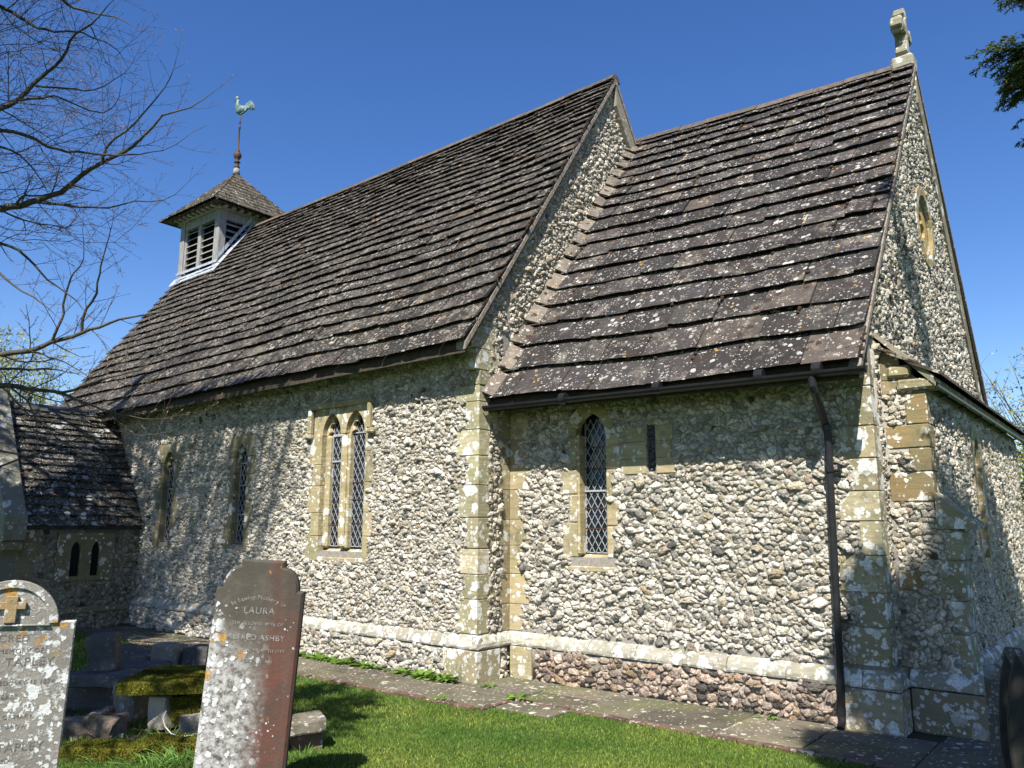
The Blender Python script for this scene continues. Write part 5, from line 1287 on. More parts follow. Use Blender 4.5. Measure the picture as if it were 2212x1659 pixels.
# second evergreen behind and left of the camera, added to shade the lawn, broken stones and porch
yew2 = empty('yew_tree', (-.6, -10.6, 0), 'dark yew added out of the picture to shade the broken stones, lawn and porch', 'tree')
B = Blades(); Sg = Segs(); YT2 = np.array([-.6, -10.6, 0.]); spline([YT2, YT2+(0, 0, 3), YT2+(.2, .1, 8)], .35, .12, Sg, .5, .03); cl = []
def gpt(u, w, z=0.0): return onp(u, w, 'z', z)
for (u, w, t, r, nn) in ((200, 1395, 8.0, .75, 1500), (300, 1400, 8.2, .60, 1100), (175, 1460, 7.6, .60, 1300), (220, 1520, 7.4, .42, 700), (400, 1410, 8.0, .55, 900), (130, 1420, 8.0, .8, 1500), (80, 1400, 8.4, .9, 1500),
                         (700, 1490, 7.2, .22, 170), (760, 1515, 7.3, .20, 150), (690, 1540, 7.2, .22, 220), (740, 1550, 7.1, .12, 60), (660, 1500, 7.4, .2, 150), (720, 1580, 7.0, .12, 60), (60, 1360, 9, 1.0, 1200), (240, 1350, 8.6, .55, 500)):
    g_ = gpt(u, w, .15 if u < 500 else 0); c = g_+SUN*t; clump(c, r, int(nn*(1.8 if u < 500 else 1))); cl.append(c)
for (u, w, z_, r, nn) in ((205, 1395, .5, .32, 900), (205, 1450, .3, .34, 900), (285, 1405, .4, .3, 700), (350, 1410, .45, .26, 500), (412, 1405, .4, .28, 700), (290, 1440, .35, .28, 600), (180, 1500, .2, .34, 800), (230, 1515, .2, .28, 600), (150, 1440, .3, .4, 900), (130, 1500, .1, .4, 800), (400, 1452, .42, .16, 150), (260, 1462, .42, .2, 260), (110, 1420, .2, .5, 900)):
    c = gpt(u, w, z_)+SUN*7.2; clump(c, r, int(nn*1.6)); cl.append(c)
for pt in ((-9.3, -2.85, 3.6), (-8.1, -2.85, 1.9), (-9.0, -2.85, 2.9), (-7.6, -.6, .6), (-6.9, -.6, .3), (-8.0, -2.45, 1.7), (-6.6, -1.2, 0), (-5.0, -1.6, 0), (-8, -3.0, .3), (-7.95, -2.2, 1.0), (-7.95, -1.5, .9), (-7.95, -1.0, 1.3), (-7.95, -2.0, .3), (-7.9, -1.2, .2), (-7.95, -1.6, .3), (-7.95, -2.3, .5), (-7.95, -1.2, .7)):  # leaf clumps added in the sun's path to darken porch and path
    c = np.array(pt)+SUN*8.0; cl.append(c); clump(c, .42, 330)
for c in cl:
    j = YT2+(0, 0, max(2.5, min(7.5, c[2]-1))); [clump(q_, .36, 40) for q_ in spline([j, (j+c)/2+(0, 0, .3), c], .05, .015, Sg, .4, .03)]
Sg.build('trunk', M_BARK, yew2, 6); B.build('needles', M_YEW, yew2)

# ---- far trees with young leaf
M_YL = mat_leaf('young_leaf', (.22, .25, .10), (.32, .30, .16), .3); M_HEDGE = mat_leaf('hedge_leaf', (.10, .12, .02), (.20, .17, .03), .3)
def far_tree(name, c, h, r, n, mat, label, lw=.09, cat='tree', group=None, trunk=True, nb=60):
    t = empty(name, c, label, cat, group); S = Segs(); c = np.array(c, float); h0 = h; TH = .62
    Bl_p = []; cen = []
    if trunk: spline([c, c+(0, 0, h*.4), c+(.2, .1, h*.75)], h*.022, h*.01, S, h/8, .03)
    for k in range(nb):
        a = random.uniform(0, 6.28); z = random.uniform(.28, .98)*h; rr = r*math.sqrt(max(.02, 1-((z/h-.6)/.45)**2))*random.uniform(.5, 1)
        tip = c+np.array([rr*math.cos(a), rr*math.sin(a), z]); b = c+np.array([0, 0, z*.6])
        Q = spline([b, (b+tip)/2+(0, 0, -.03*h), tip], h*.004, h*.0009, S, h/12, .03*h/10); cen.append(tip)
        for i in range(2, len(Q)):
            for _ in range(4):
                d = np.array([random.gauss(0, 1), random.gauss(0, 1), random.gauss(.3, .8)]); d /= np.linalg.norm(d); e = Q[i]+d*h*random.uniform(.04, .11); S.add(Q[i], e, h*.0008, h*.0004); cen.append(e)
    cen = np.array(cen); idx = rng.integers(0, len(cen), n); P = cen[idx]+rng.normal(0, h*.022, (n, 3)); c_ = rng.uniform(.7, 1.4, (n, 1))*np.ones((1, 3))
    blades_mesh('crown', P, rng.normal(size=(n, 3)), rng.uniform(lw*.6, lw*1.4, n), rng.uniform(lw*.4, lw*.8, n), c_, mat, t); S.build('trunk', M_BARK, t, 3)
p = at(40, 1000, 34); far_tree('budding_tree', (p[0], p[1], 0), 10.2, 3.0, 7000, M_YL, 'pale budding tree in the distance behind the porch', .13, nb=60)
p = at(2262, 1000, 26); far_tree('budding_tree', (p[0], p[1], 0), 8.0, 2.4, 2600, M_YL, 'hazy budding tree at the far right beyond the east wall', .10, nb=70)
p = at(2250, 1100, 16); far_tree('hedge_shrub', (p[0], p[1], 0), 3.4, 1.5, 5200, M_HEDGE, 'yellowish green shrub at the right edge past the east wall', .07, 'shrub', trunk=True, nb=70)
p = at(-160, 1000, 30); far_tree('budding_tree', (p[0], p[1], 0), 9.8, 3.0, 5000, M_YL, 'budding tree half hidden left of the porch gable', .12, nb=70)
# a far field hedge so the horizon is not bare
def hedge():
    n = 26000; x = rng.uniform(-70, 60, n); y = 55+8*np.sin(x*.05)+rng.normal(0, .8, n); z = np.abs(rng.normal(0, 1, n))*1.1*(1+.4*np.sin(x*.7)); P = np.stack([x, y, z], 1)
    o = blades_mesh('hedgerow', P, rng.normal(size=(n, 3)), rng.uniform(.3, .6, n), rng.uniform(.2, .4, n), rng.uniform(.6, 1.3, (n, 1))*np.ones((1, 3)), M_HEDGE, None); tag(o, None, None, kind='stuff'); o['label'] = 'long green hedgerow in the distance behind the church'; o['category'] = 'hedge'
hedge()

# ------------------------------------------------------------------ grass
gs = MB(); Pg = [gpt(u, w, .006) for u, w in ((140, 1650), (290, 1646), (455, 1630), (500, 1560), (470, 1440), (300, 1425), (110, 1440), (90, 1560))]
gs.add(Pg, [tuple(range(8))]); o = gs.build('mossy_soil', mat_plain('mossy_soil', (.11, .085, .02), (.05, .04, .018), 16, 1, 0, .02)); o['kind'] = 'structure'
M_GRASS = mat_leaf('grass_blades', (.105, .185, .032), (.155, .235, .050), .35, .8)
M_GRD = mat_leaf('long_grass', (.11, .22, .045), (.17, .28, .07), .35, .5)
def lawn(n, seed):
    r = np.random.default_rng(seed); P = []
    # sample the ground seen by the camera, dense near it
    u = r.uniform(-420, 2640, n*3); w = r.uniform(1180, 1900, n*3)
    d = F_[None]+R2[None]*((u-1106)/FPX)[:, None]-U2[None]*((w-829.5)/FPX)[:, None]; t = (0-CAM[2])/d[:, 2]; P = CAM+d*t[:, None]
    ok = (d[:, 2] < -.02) & (t < 16) & (t > 0)
    x, y = P[:, 0], P[:, 1]
    on = (y < -1.60+.05*r.normal(size=len(x))) | ((x > .95) & (y < -1.09+.02*r.normal(size=len(x))) & ~((x < 1.65) & (y > -1.43)))
    ok &= on & (x < 7.4)
    hx = (x < 1.0) & (x > -3.2) & (y < -2.2) & (y > -4.6); g0 = gpt(150, 1640)[:2]; g1 = gpt(440, 1620)[:2]; g2 = gpt(460, 1450)[:2]; g3 = gpt(130, 1450)[:2]
    inside = pip([tuple(g0), tuple(g1), tuple(g2), tuple(g3)]); bare = np.array([inside(a, b) for a, b in zip(x, y)]) & (r.random(len(x)) < .86); ok &= ~bare
    P = P[ok][:n]; N = len(P); sc = np.linalg.norm(P-CAM, axis=1)/5.5
    clumpv = .5+.5*np.sin(P[:, 0]*2.1+np.sin(P[:, 1]*1.7)*2)*np.sin(P[:, 1]*2.6+1)
    h = r.uniform(.014, .034, N)*np.maximum(1, sc*.8); Dn = np.stack([r.normal(0, .55, N), r.normal(0, .55, N), np.ones(N)], 1)
    yel = r.random(N) < .035; c = r.uniform(.65, 1.35, (N, 1))*np.ones((1, 3))*(.85+.3*clumpv[:, None]); c[:, 0] *= .9+.35*clumpv; c[yel] *= [2.6, 1.7, 1.6]; ds = r.random(N) < .0007; c[ds] *= [5.5, 3.2, 14]
    o = blades_mesh('grass', P, Dn, h, r.uniform(.003, .006, N)*np.maximum(1, sc), c, M_GRASS, None); tag(o, 'short mown green grass in front of the path', 'grass', kind='stuff')
lawn(340000, 3)
def tuft(u, w, n, h, lab, spread=.10, z=0.0, name='grass_tuft', mat=None, grp='long grass tufts around the gravestones', wd=.007, pt=None):
    c = np.array(pt if pt is not None else gpt(u, w, z), float); t = empty(name, c, lab, 'grass tuft' if name == 'grass_tuft' else 'weed', grp)
    a = rng.uniform(0, 6.28, n); rr = spread*np.sqrt(rng.random(n)); P = c+np.stack([rr*np.cos(a), rr*np.sin(a), np.zeros(n)], 1)
    lean = rng.uniform(.15, .75, n); D = np.stack([np.cos(a)*lean+rng.normal(0, .15, n), np.sin(a)*lean+rng.normal(0, .15, n), np.ones(n)], 1)
    L_ = h*rng.uniform(.5, 1.15, n); bend = np.stack([np.cos(a)*L_*.45, np.sin(a)*L_*.45, -L_*.30], 1)
    o = blades_mesh('blades', P, D, L_, np.full(n, wd), rng.uniform(.6, 1.4, (n, 1))*np.ones((1, 3)), mat or M_GRD, t, None, bend); return t
G1 = 'grass tuft '
for (u, w, n, h, lab, sp) in ((330, 1655, 90, .16, 'long grass tuft in front of the red-stained headstone, left of its foot', .16), (395, 1650, 110, .20, 'thick long grass against the left edge of the red-stained headstone', .16), (285, 1610, 60, .12, 'grass tuft at the near corner of the mossy kerb', .10),
        (355, 1600, 70, .14, 'grass tuft between the mossy kerb and the red-stained headstone', .13), (235, 1650, 60, .13, 'grass tuft right of the white lichened headstone foot', .13), (335, 1570, 60, .10, 'grass tuft in front of the pale cut stone', .12), (285, 1565, 60, .09, 'grass tuft by the broken rocks, left of the pale cut stone', .12), (170, 1640, 40, .12, 'grass tuft close beside the white lichened headstone', .12),
        (520, 1668, 26, .16, 'few thin stems at the foot of the red-stained headstone', .10), (668, 1605, 50, .14, 'tall thin grass under the orange lichened slab end', .12), (655, 1640, 60, .12, 'grass tuft by the old bricks right of the red-stained headstone', .12)):
    tuft(u, w, n, h, lab, sp)
M_DOCK = mat_leaf('weed_leaves', (.11, .20, .035), (.16, .26, .055), .3, .45)
def weed(pt, n, s, lab):
    t = empty('leafy_weed', pt, lab, 'weed', 'green weeds along the foot of the nave wall'); c = np.array(pt, float)
    k = n; P = []; D = []; Ln = []; W = []; 
    a = rng.uniform(0, 6.28, k); rr = rng.uniform(0, .10, k)*s/.1; P = c+np.stack([rr*np.cos(a)*2.0, -np.abs(rr*np.sin(a))*.7, rng.uniform(.0, .03, k)], 1)
    D = np.stack([np.cos(a), np.sin(a)-.3, rng.uniform(.25, 1.2, k)], 1); Ln = rng.uniform(.6, 1.2, k)*s; b = np.stack([np.cos(a)*Ln*.3, np.sin(a)*Ln*.3-.01, -Ln*.35], 1)
    blades_mesh('leaves', P, D, Ln, Ln*.36, rng.uniform(.6, 1.35, (k, 1))*np.array([[1.0, 1, .9]]), M_DOCK, t, np.tile([0, 0, 1.0], (k, 1))+rng.normal(0, .3, (k, 3)), b)
wy = -D-.16
for x, n, s, lab in ((-3.0, 34, .09, 'small weed at the wall foot, furthest left of the row'), (-2.55, 60, .12, 'weed with broad leaves below the two-light window, left one'), (-2.05, 70, .12, 'weed with broad leaves below the two-light window, right one'), (-1.62, 50, .11, 'weed right of the two-light window foot'),
                     (-.95, 36, .09, 'low weed halfway from window to corner quoins'), (-.62, 80, .12, 'bushy weed just left of the nave corner plinth'), (-.36, 80, .12, 'bushy weed against the nave corner plinth'), (-1.3, 16, .06, 'tiny weed in the path joint by the nave wall')):
    weed((x, wy, .02), n, s, lab)
weed((.35, -.72, .02), 16, .07, 'small weed at the foot of the corner pier'); weed((.95, -1.0, .03), 26, .09, 'little weed growing through the brick edging'); weed((3.2, -.20, .02), 18, .06, 'small weed at the chancel plinth left of the downpipe'); weed((.42, -1.52, .03), 16, .06, 'small weed in the path edging near its bend')

# ------------------------------------------------------------------ gravestones
def mat_grave(name, base, stain, cover, lcol=(.66, .67, .66), side=True, seed=0.0):
    n = NT(name); X = n.xyz(); a = n.noise(5, 5, .7); col = n.mix(n.step(a, .36, .64), base, tuple(c*.6 for c in base))
    if stain:
        st_ = n.noise(1.0, 4, .6, n.scalev((9, 9, .7))); m = n.math('MULTIPLY', n.step(n.math('ADD', X[0], n.math('MULTIPLY', n.noise(6, 5, .7), .25)), .13, .24), n.step(st_, .36, .52, .3, 1)); col = n.mix(m, col, n.mix(n.step(n.noise(9, 4), .35, .7), (.100, .042, .030), (.060, .042, .033)))
        dk = n.math('MULTIPLY', n.step(X[2], 1.05, 1.25), n.step(n.noise(4, 3), .35, .55)); col = n.mix(n.math('MULTIPLY', dk, .85), col, (.05, .045, .035))
        m1 = n.math('MULTIPLY', n.step(n.math('ADD', X[2], n.math('MULTIPLY', X[0], .9)), 1.02, .70), n.step(X[0], .12, -.04)); m1 = n.math('MULTIPLY', m1, n.step(X[2], .12, .3))
        g_ = n.step(n.noise(22, 6, .75), .40, .58); col = n.mix(n.math('MULTIPLY', n.math('MULTIPLY', m1, g_), .78), col, (.42, .42, .41))
        l = n.math('MAXIMUM', lichen(n, 26, .62, .03, .06, n.step(n.math('ADD', X[2], n.math('MULTIPLY', X[0], .8)), 1.12, .90, 0, 1)), n.math('MULTIPLY', lichen(n, 14, .95, .06, .05), n.step(X[0], -.19, -.235)))  # second term whitens a full-height strip along the left edge
        l = n.math('MULTIPLY', l, n.step(X[0], .13, .0, .0, 1))
        l = n.math('MAXIMUM', l, lichen(n, 60, .12, .01, .08, n.step(n.noise(5, 3), .5, .6)))
    else:
        l = n.math('MAXIMUM', lichen(n, 13, cover, .10, .05), lichen(n, 34, cover*.8, .03, .06))
        l = n.math('MAXIMUM', l, n.math('MULTIPLY', n.step(n.noise(18, 6, .75), .52, .60), .6)); l = n.math('MULTIPLY', l, n.step(n.noise(3, 4, .7), .34, .50, .4, 1))
    col = n.mix(l, col, n.mix(n.step(n.noise(70, 3, .7), .4, .62), lcol, tuple(c*.7 for c in lcol)))
    o = lichen(n, 15, .26 if not stain else .12, .06, .05, n.step(n.noise(2.2, 2), .50, .58)); o2 = n.math('MULTIPLY', lichen(n, 12, .6, .1, .05), n.step(X[2], 1.0, 1.2))
    if stain: o2 = n.math('MULTIPLY', o2, n.step(n.noise(6, 3), .60, .66))
    o = n.math('MAXIMUM', o, o2); col = n.mix(n.math('MULTIPLY', o, .85), col, n.mix(n.step(n.noise(80, 3), .4, .6), (.42, .22, .03), (.28, .16, .05)))
    n.bump(n.math('ADD', n.noise(40, 6, .7), l), .005); return n.fin(col, .9)
def text_mesh(txt, size, pos, parent, mat, name='inscription', curve=0, ext=.0015, off=0.0):
    cu = bpy.data.curves.new('t', 'FONT'); cu.body = txt; cu.size = size; cu.align_x = 'CENTER'; cu.extrude = ext; cu.space_character = 1.12; cu.offset = off
    ob = bpy.data.objects.new('t', cu); me = bpy.data.meshes.new_from_object(ob); bpy.data.objects.remove(ob); bpy.data.curves.remove(cu)
    me.name = name; me.transform(Matrix.Rotation(math.pi/2, 4, 'X')); co = np.empty(len(me.vertices)*3, np.float32); me.vertices.foreach_get('co', co); co = co.reshape(-1, 3)
    if curve: a = co[:, 0]/curve; r = curve+co[:, 2]; co[:, 0] = np.sin(a)*r; co[:, 2] = np.cos(a)*r-curve
    co += np.array(pos, np.float32); me.vertices.foreach_set('co', co.ravel()); me.materials.clear(); me.materials.append(mat); me.update()
    o = bpy.data.objects.new(name, me); COL.objects.link(o); o.parent = parent; return o
def local_plate(mb, outer, holes, th, bev, y): mb.add(*plate_mesh(outer, holes, th, bev, SF(y)))
def arcpts(cx, cz, r, a0, a1, n=12): return [(cx+r*math.cos(R_(a0+(a1-a0)*i/n)), cz+r*math.sin(R_(a0+(a1-a0)*i/n))) for i in range(n+1)]
class Loc:  # MB.build wants world coordinates: use an unparented build and parent afterwards
    @staticmethod
    def put(mb, name, mat, parent, label=None):
        o = mb.build(name, mat, None); o.parent = parent
        if label: o['label'] = label
        return o
# red-stained headstone
dep1 = 4.95; c1 = at(522, 1500, dep1); c1[2] = 0
hs1 = empty('headstone', c1, 'tall shouldered headstone, rust red on one side and white lichened on the other, leaning slightly', 'gravestone')
fa = math.atan2(CAM[1]-c1[1], CAM[0]-c1[0]); hs1.rotation_euler = (R_(-2), R_(3.2), fa+math.pi/2-R_(14))
MG1 = mat_grave('red_stained_stone', (.115, .10, .08), True, .3, (.50, .51, .50))
m = MB(); W = .277; Ht = 1.53
ol = [(-W, -.1), (-W, 1.345), (-W+.045, 1.345)]+[(-.14+.10*math.cos(a), 1.345+.14*math.sin(a)) for a in np.linspace(math.pi, math.pi/2+.05, 9)]+[(-.137, 1.49), (-.137, Ht), (.137, Ht), (.137, 1.49)]+[(.14+.10*math.cos(a), 1.345+.14*math.sin(a)) for a in np.linspace(math.pi/2-.05, 0, 9)]+[(W, 1.345), (W, -.1)]
local_plate(m, ol[::-1], [], .085, .016, -.04)
Loc.put(m, 'slab', MG1, hs1)
ML = mat_plain('lead_letters', (.27, .27, .25), (.10, .095, .085), 50, .7, 0, 0); ML2 = mat_plain('worn_letters', (.075, .07, .06), (.17, .16, .14), 60, .9, 0, 0); ML3 = mat_plain('worn_lead', (.30, .29, .27), (.09, .085, .08), 55, .8, 0, 0)
yf = -.0415
text_mesh('In Loving Memory of', .036, (0.0, yf, 1.285), hs1, ML3, curve=.30); text_mesh('LAURA', .058, (0.01, yf, 1.195), hs1, ML); text_mesh('THE BELOVED WIFE OF', .028, (.01, yf, 1.125), hs1, ML); text_mesh('ALFRED ASHBY', .048, (.01, yf, 1.035), hs1, ML)
text_mesh('DIED NOVEMBER 7TH 1913', .026, (.02, yf, .965), hs1, ML3); text_mesh('AGED 5  YEARS', .026, (.03, yf, .90), hs1, ML)
# white lichened headstone at the left edge
dep2 = 4.15; c2 = at(-12, 1500, dep2); c2[2] = 0
hs2 = empty('headstone', c2, 'round-topped headstone with raised cross and orange and white lichen at the left edge', 'gravestone')
fa = math.atan2(CAM[1]-c2[1], CAM[0]-c2[0]); hs2.rotation_euler = (R_(-1), R_(1.5), fa+math.pi/2-R_(4))
MG2 = mat_grave('lichened_stone', (.25, .23, .20), False, .75, (.58, .59, .57))
m = MB(); W = .315; Sh = 1.235
ol = [(-W, -.1), (-W, Sh), (-.235, Sh)]+arcpts(0, Sh-.02, .232, 175, 5, 20)+[(.235, Sh), (W, Sh), (W, -.1)]
local_plate(m, ol[::-1], [], .06, .008, -.03)
rim = arcpts(0, Sh-.01, .228, 180, 0, 20); rin = arcpts(0, Sh-.01, .185, 0, 180, 20)
local_plate(m, rim+rin, [], .018, .004, -.045)
m.box((-.19, -.050, Sh-.022), (.19, -.031, Sh-.012), (1, 1, 1), 0, 0, .003)
hs = Loc.put(m, 'slab', MG2, hs2)
m = MB(); m.box((-.028, -.058, Sh-.005), (.028, -.030, Sh+.135), (1, 1, 1), 0, 0, .004); m.box((-.068, -.0565, Sh+.065), (.068, -.030, Sh+.105), (1, 1, 1), 0, 0, .004)
Loc.put(m, 'raised_cross', mat_slab('orange_lichened_cross', (.22, .19, .14), (.30, .19, .06), .5, (.6, .6, .55), False), hs2)
yf = -.0312
for t, s_, z, x, mt in (('SACRED', .052, 1.135, 0, ML2), ('TO THE MEMORY OF', .034, 1.075, .0, ML2), ('THOMAS TAPLEY', .062, 1.01, -.03, ML2), ('WHO DIED MAY 15 1874', .032, .915, .05, ML2), ('AGED 71 YEARS', .032, .845, -.04, ML2), ('ALSO OF MARY', .030, .745, .05, ML2), ('WIFE OF THE ABOVE', .028, .695, 0, ML2), ('MARY TAPLEY', .058, .585, .03, ML2), ('WHO DIED', .030, .53, .0, ML2), ('DEC 26TH 1888', .036, .465, .07, ML2), ('AGED 80 YEARS', .034, .39, -.03, ML2)):
    text_mesh(t, s_, (x, yf, z), hs2, mt, ext=.0008)
# dark pointed headstones at the right edge
M_SLD = mat_plain('dark_slate_stone', (.035, .033, .03), (.02, .02, .018), 12, .9, 0, .004)
for k, (u, dep, top, wd_, lab, mt, rot) in enumerate(((2186, 4.6, 1.03, .11, 'dark pointed headstone seen edge-on at the right edge', M_SLD, 50), (2216, 4.3, 1.08, .12, 'darkest pointed headstone, cut off by the right edge', M_SLD, 52), (2176, 5.6, .92, .16, 'dim lichened headstone behind the dark pointed ones', mat_slab('dim_stone', (.06, .055, .045), (.10, .09, .075), .7, (.30, .33, .36), False), 40))):
    c = at(u+(22, 20, 0)[k], 1400, dep); c[2] = 0; t = empty('headstone', c, lab, 'gravestone'); m = MB()
    ol = [(-wd_, -.1), (-wd_, top-.52), (-wd_*.82, top-.34), (-wd_*.45, top-.14), (0, top), (wd_*.45, top-.14), (wd_*.82, top-.34), (wd_, top-.52), (wd_, -.1)]
    if k == 2: ol = [(-wd_, -.1), (-wd_, top-.14), (-wd_*.4, top-.12), (-wd_*.1, top), (wd_*.5, top), (wd_, top-.10), (wd_, -.1)]
    local_plate(m, ol[::-1], [], .07, .01, -.03); Loc.put(m, 'slab', mt, t); t.rotation_euler = (0, R_((-5, -5, 0)[k]), R_(rot-38))

# ------------------------------------------------------------------ broken ledger stones
def mat_moss():
    n = NT('moss'); a = n.noise(30, 6, .75); b = n.noise(5, 4); n.bump(a, .03); return n.fin(n.mix(n.step(a, .38, .62), (.055, .062, .008), n.mix(n.step(b, .4, .6), (.16, .155, .015), (.22, .19, .02))), 1)
M_MOSS = mat_moss()
M_ST1 = mat_slab('broken_stone', (.16, .145, .12), (.23, .21, .17), .4, (.5, .5, .46), False); M_ST2 = mat_slab('pale_cut_stone', (.46, .42, .33), (.38, .34, .26), .15, (.6, .6, .55), False); M_ST3 = mat_slab('shaded_stone', (.055, .053, .052), (.09, .085, .082), .2, (.24, .24, .23), False)  # last one is a dark copy: the heap's deep shade put into colour
M_ROCK = mat_plain('rough_rock', (.22, .17, .13), (.10, .08, .06), 14, .95, 0, .03)
def stone_mesh(sx, sy, sz, rough, moss_top=None, n=6):
    """a worn block: gridded box with noisy faces"""
    V = []; idx = {}; F = []
    from mathutils import noise as mn
    o = Vector((random.uniform(0, 50), random.uniform(0, 50), 0))
    def vid(i, j, k):
        if (i, j, k) in idx: return idx[(i, j, k)]
        p = Vector(((i/n-.5)*sx, (j/n-.5)*sy, (k/n)*sz)); c = Vector((0, 0, sz/2)); q = p-c
        e = sum(1 for t in (i, j, k) if t in (0, n)); q *= (1, 1, .965, .93)[e]
        q += mn.noise_vector(q*4+o)*rough+mn.noise_vector(q*14+o)*rough*.35
        idx[(i, j, k)] = len(V); V.append(q+c); return idx[(i, j, k)]
    for a in range(n):
        for b in range(n):
            F += [(vid(a,b,0), vid(a,b+1,0), vid(a+1,b+1,0), vid(a+1,b,0)), (vid(a,b,n), vid(a+1,b,n), vid(a+1,b+1,n), vid(a,b+1,n)),
                  (vid(a,0,b), vid(a+1,0,b), vid(a+1,0,b+1), vid(a,0,b+1)), (vid(a,n,b), vid(a,n,b+1), vid(a+1,n,b+1), vid(a+1,n,b)),
                  (vid(0,a,b), vid(0,a,b+1), vid(0,a+1,b+1), vid(0,a+1,b)), (vid(n,a,b), vid(n,a+1,b), vid(n,a+1,b+1), vid(n,a,b+1))]
    return V, F
def stone(name, u, wbase, z0, size, rz_, tilt, mat, label, rough=.02, cat='stone', n=7, grp='broken grave slabs heaped behind the headstones'):
    c = gpt(u, wbase, z0); sx, sy, sz = size
    # the pixel names the near foot of the stone: step back by half its depth
    back = np.array([F_[0], F_[1], 0]); back /= np.linalg.norm(back); c = c+back*sy*.5
    V, F = stone_mesh(sx, sy, sz, rough, n=n); m = MB(); m.add(V, F); o = m.build(name, mat, None); o.location = c
    o.rotation_euler = (R_(tilt[0]), R_(tilt[1]), YAW+R_(rz_)); tag(o, label, cat, grp); return o
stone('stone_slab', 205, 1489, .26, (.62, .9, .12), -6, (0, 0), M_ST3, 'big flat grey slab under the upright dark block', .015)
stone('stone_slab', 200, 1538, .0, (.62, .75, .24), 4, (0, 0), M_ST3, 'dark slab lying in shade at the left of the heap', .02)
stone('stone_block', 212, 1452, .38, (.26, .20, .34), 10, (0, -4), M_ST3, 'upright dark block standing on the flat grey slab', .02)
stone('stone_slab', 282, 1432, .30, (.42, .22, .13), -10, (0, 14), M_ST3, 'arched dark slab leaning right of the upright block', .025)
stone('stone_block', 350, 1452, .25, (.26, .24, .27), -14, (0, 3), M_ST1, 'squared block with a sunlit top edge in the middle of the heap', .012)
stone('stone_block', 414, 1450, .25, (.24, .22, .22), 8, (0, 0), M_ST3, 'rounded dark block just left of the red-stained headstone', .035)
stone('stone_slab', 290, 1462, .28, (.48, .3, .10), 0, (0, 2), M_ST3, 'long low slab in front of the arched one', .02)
o = stone('ledger_slab', 370, 1503, .33, (1.0, .80, .115), 5, (0, -1.5), M_MOSS, 'thick ledger slab covered with yellow green moss', .012, n=12)
stone('stone_block', 270, 1560, .0, (.24, .30, .34), -20, (0, 0), M_ST1, 'grey broken stone under the left corner of the mossy ledger', .05)
stone('stone_block', 345, 1578, .02, (.20, .20, .27), -24, (0, -3), M_ST2, 'pale clean cut stone propping the mossy ledger', .006)
o = stone('stone_slab', 428, 1560, .09, (.46, .16, .24), 8, (0, -7), M_MOSS, 'mossy slab edge wedged right of the pale cut stone', .02)
stone('rubble_stone', 405, 1592, .0, (.22, .2, .16), 15, (0, 0), M_ST1, 'grey lump of rubble below the mossy slab edge', .04)
stone('rough_rock', 170, 1600, .0, (.44, .26, .18), 10, (0, -10), M_ROCK, 'rough brown rock like bark beside the white headstone', .07, n=10)
stone('rough_rock', 215, 1596, .02, (.24, .2, .16), -20, (0, 10), M_ROCK, 'smaller brown rock right of the larger one', .06, n=9)
stone('kerb_stone', 210, 1648, .0, (.62, .26, .10), -4, (0, 0), M_MOSS, 'low kerb stone with orange green moss on top, left one', .01, cat='kerb stone', grp='grave kerb stones')
stone('kerb_stone', 385, 1636, .0, (.62, .22, .11), -4, (0, 0), M_MOSS, 'low mossy kerb stone beside the foot of the red-stained headstone', .01, cat='kerb stone', grp='grave kerb stones')
stone('stone_slab', 632, 1590, .14, (.42, .30, .10), 22, (0, -4), mat_slab('mossy_broken_stone', (.12, .105, .07), (.17, .15, .11), .35, (.5, .5, .44), False), 'slab end with orange lichen showing right of the red-stained headstone', .012)
stone('stone_block', 655, 1622, .0, (.24, .2, .12), 20, (0, 0), mat_slab('old_brick', (.20, .10, .07), (.16, .09, .06), .3, (.4, .38, .34), False), 'old reddish block under the lichened slab end', .01)
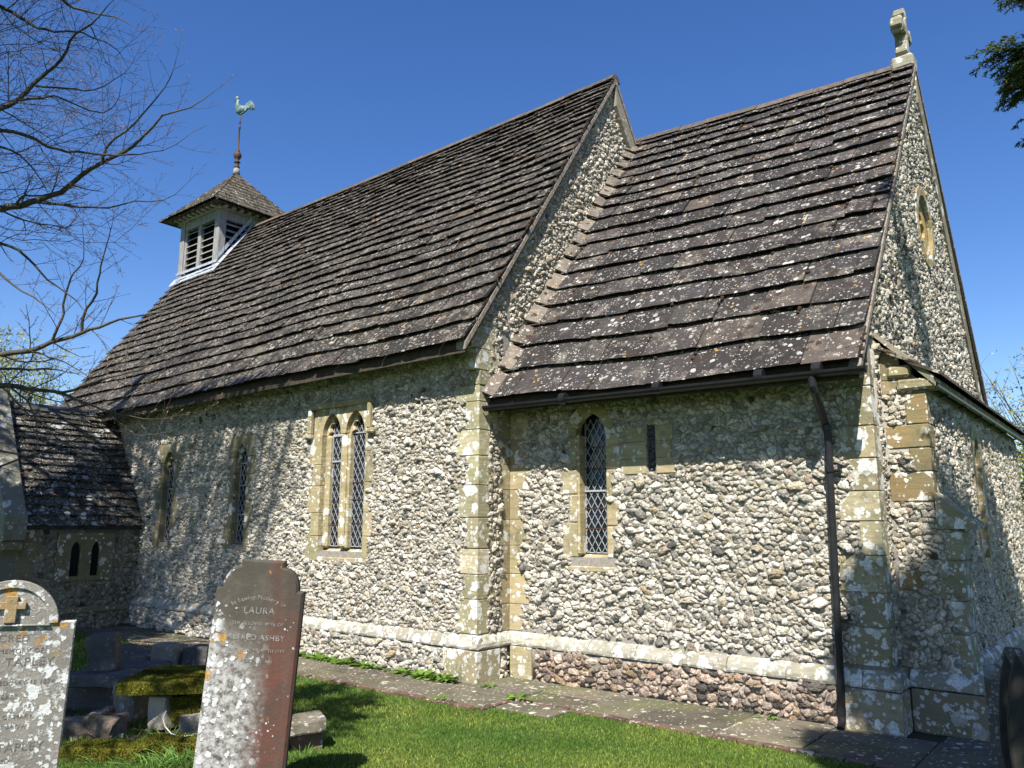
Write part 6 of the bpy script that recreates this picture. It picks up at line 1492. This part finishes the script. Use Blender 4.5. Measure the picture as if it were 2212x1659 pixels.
def fuzz(o, n, ln=.016):
    me = o.data; me.calc_loop_triangles(); tr_ = [t for t in me.loop_triangles if t.normal.z > -.35]; ar = np.array([t.area for t in tr_]); ix = rng.choice(len(tr_), n, p=ar/ar.sum())
    P = np.empty((n, 3)); N_ = np.empty((n, 3))
    for i, k in enumerate(ix):
        t = tr_[k]; a, b = random.random(), random.random()
        if a+b > 1: a, b = 1-a, 1-b
        v = [me.vertices[q].co for q in t.vertices]; P[i] = v[0]+(v[1]-v[0])*a+(v[2]-v[0])*b; N_[i] = t.normal
    blob = .5+.5*np.sin(P[:, 0]*23+np.sin(P[:, 2]*31)*2)*np.sin(P[:, 1]*19+2)
    f = blades_mesh('moss_fronds', P, N_+rng.normal(0, .45, (n, 3)), ln*rng.uniform(.4, 1.2, n)*(.5+blob), np.full(n, .006), (.55+.7*blob[:, None])*rng.uniform(.5, 1.4, (n, 1))*(.45+.75*(.5+.5*np.sin(P[:, 0]*7+3*np.sin(P[:, 1]*5))))[:, None]*np.array([[1, 1, 1]]), M_MOSSB, None); f.parent = o
M_MOSSB = mat_leaf('moss_fronds', (.10, .115, .015), (.19, .175, .02), .2, .8)
for o_ in list(COL.objects):
    if o_.type == 'MESH' and o_.data.materials and o_.data.materials[0] == M_MOSS: fuzz(o_, 16000 if o_.name.startswith('ledger') else 6000)
m = MB(); c = gpt(380, 1586, .02); cr_ = [c+np.array(R2)*.0]+[]
hp = [at(359, 1536, 6.3)-0, at(352, 1552, 6.3), at(357, 1570, 6.28), at(370, 1585, 6.25), at(390, 1591, 6.25), at(418, 1588, 6.25)]
m.tube(hp, .0045, 6); o = m.build('bent_wire', mat_plain('white_wire', (.7, .68, .6), (.5, .48, .42), 20, .5, 0, 0)); tag(o, 'thin white bent wire sticking out of the moss by the rubble', 'wire')
for k in range(16):
    u = random.uniform(250, 452); w = random.uniform(1578, 1628); q = random.uniform(.035, .09)
    stone('rubble_stone', u, w, .0, (q, q*random.uniform(.7, 1), q*random.uniform(.4, .8)), random.uniform(0, 90), (random.uniform(-15, 15), random.uniform(-15, 15)), random.choice((M_ST1, M_ROCK, M_ST2)), 'small broken stone lying among the grass before the heap', .02, n=4, grp='small stones scattered before the heap')
for k, (u, w, h_) in enumerate(((250, 1592, .11), (300, 1588, .09), (310, 1618, .12), (350, 1612, .10), (405, 1612, .13), (430, 1602, .10), (225, 1612, .10), (160, 1612, .08), (440, 1640, .16), (270, 1648, .12))):
    tuft(u, w, 46, h_, 'thin grass tuft among the small stones of the heap', .09)
# name plate on the plinth
m = MB(); p = onp(1336, 1511, 'y', -.12); m.box((p[0]-.045, -.118, p[2]-.03), (p[0]+.045, -.10, p[2]+.03), (1, 1, 1), 0, 0, .003); o = m.build('wall_plaque', M_LEAD, church)
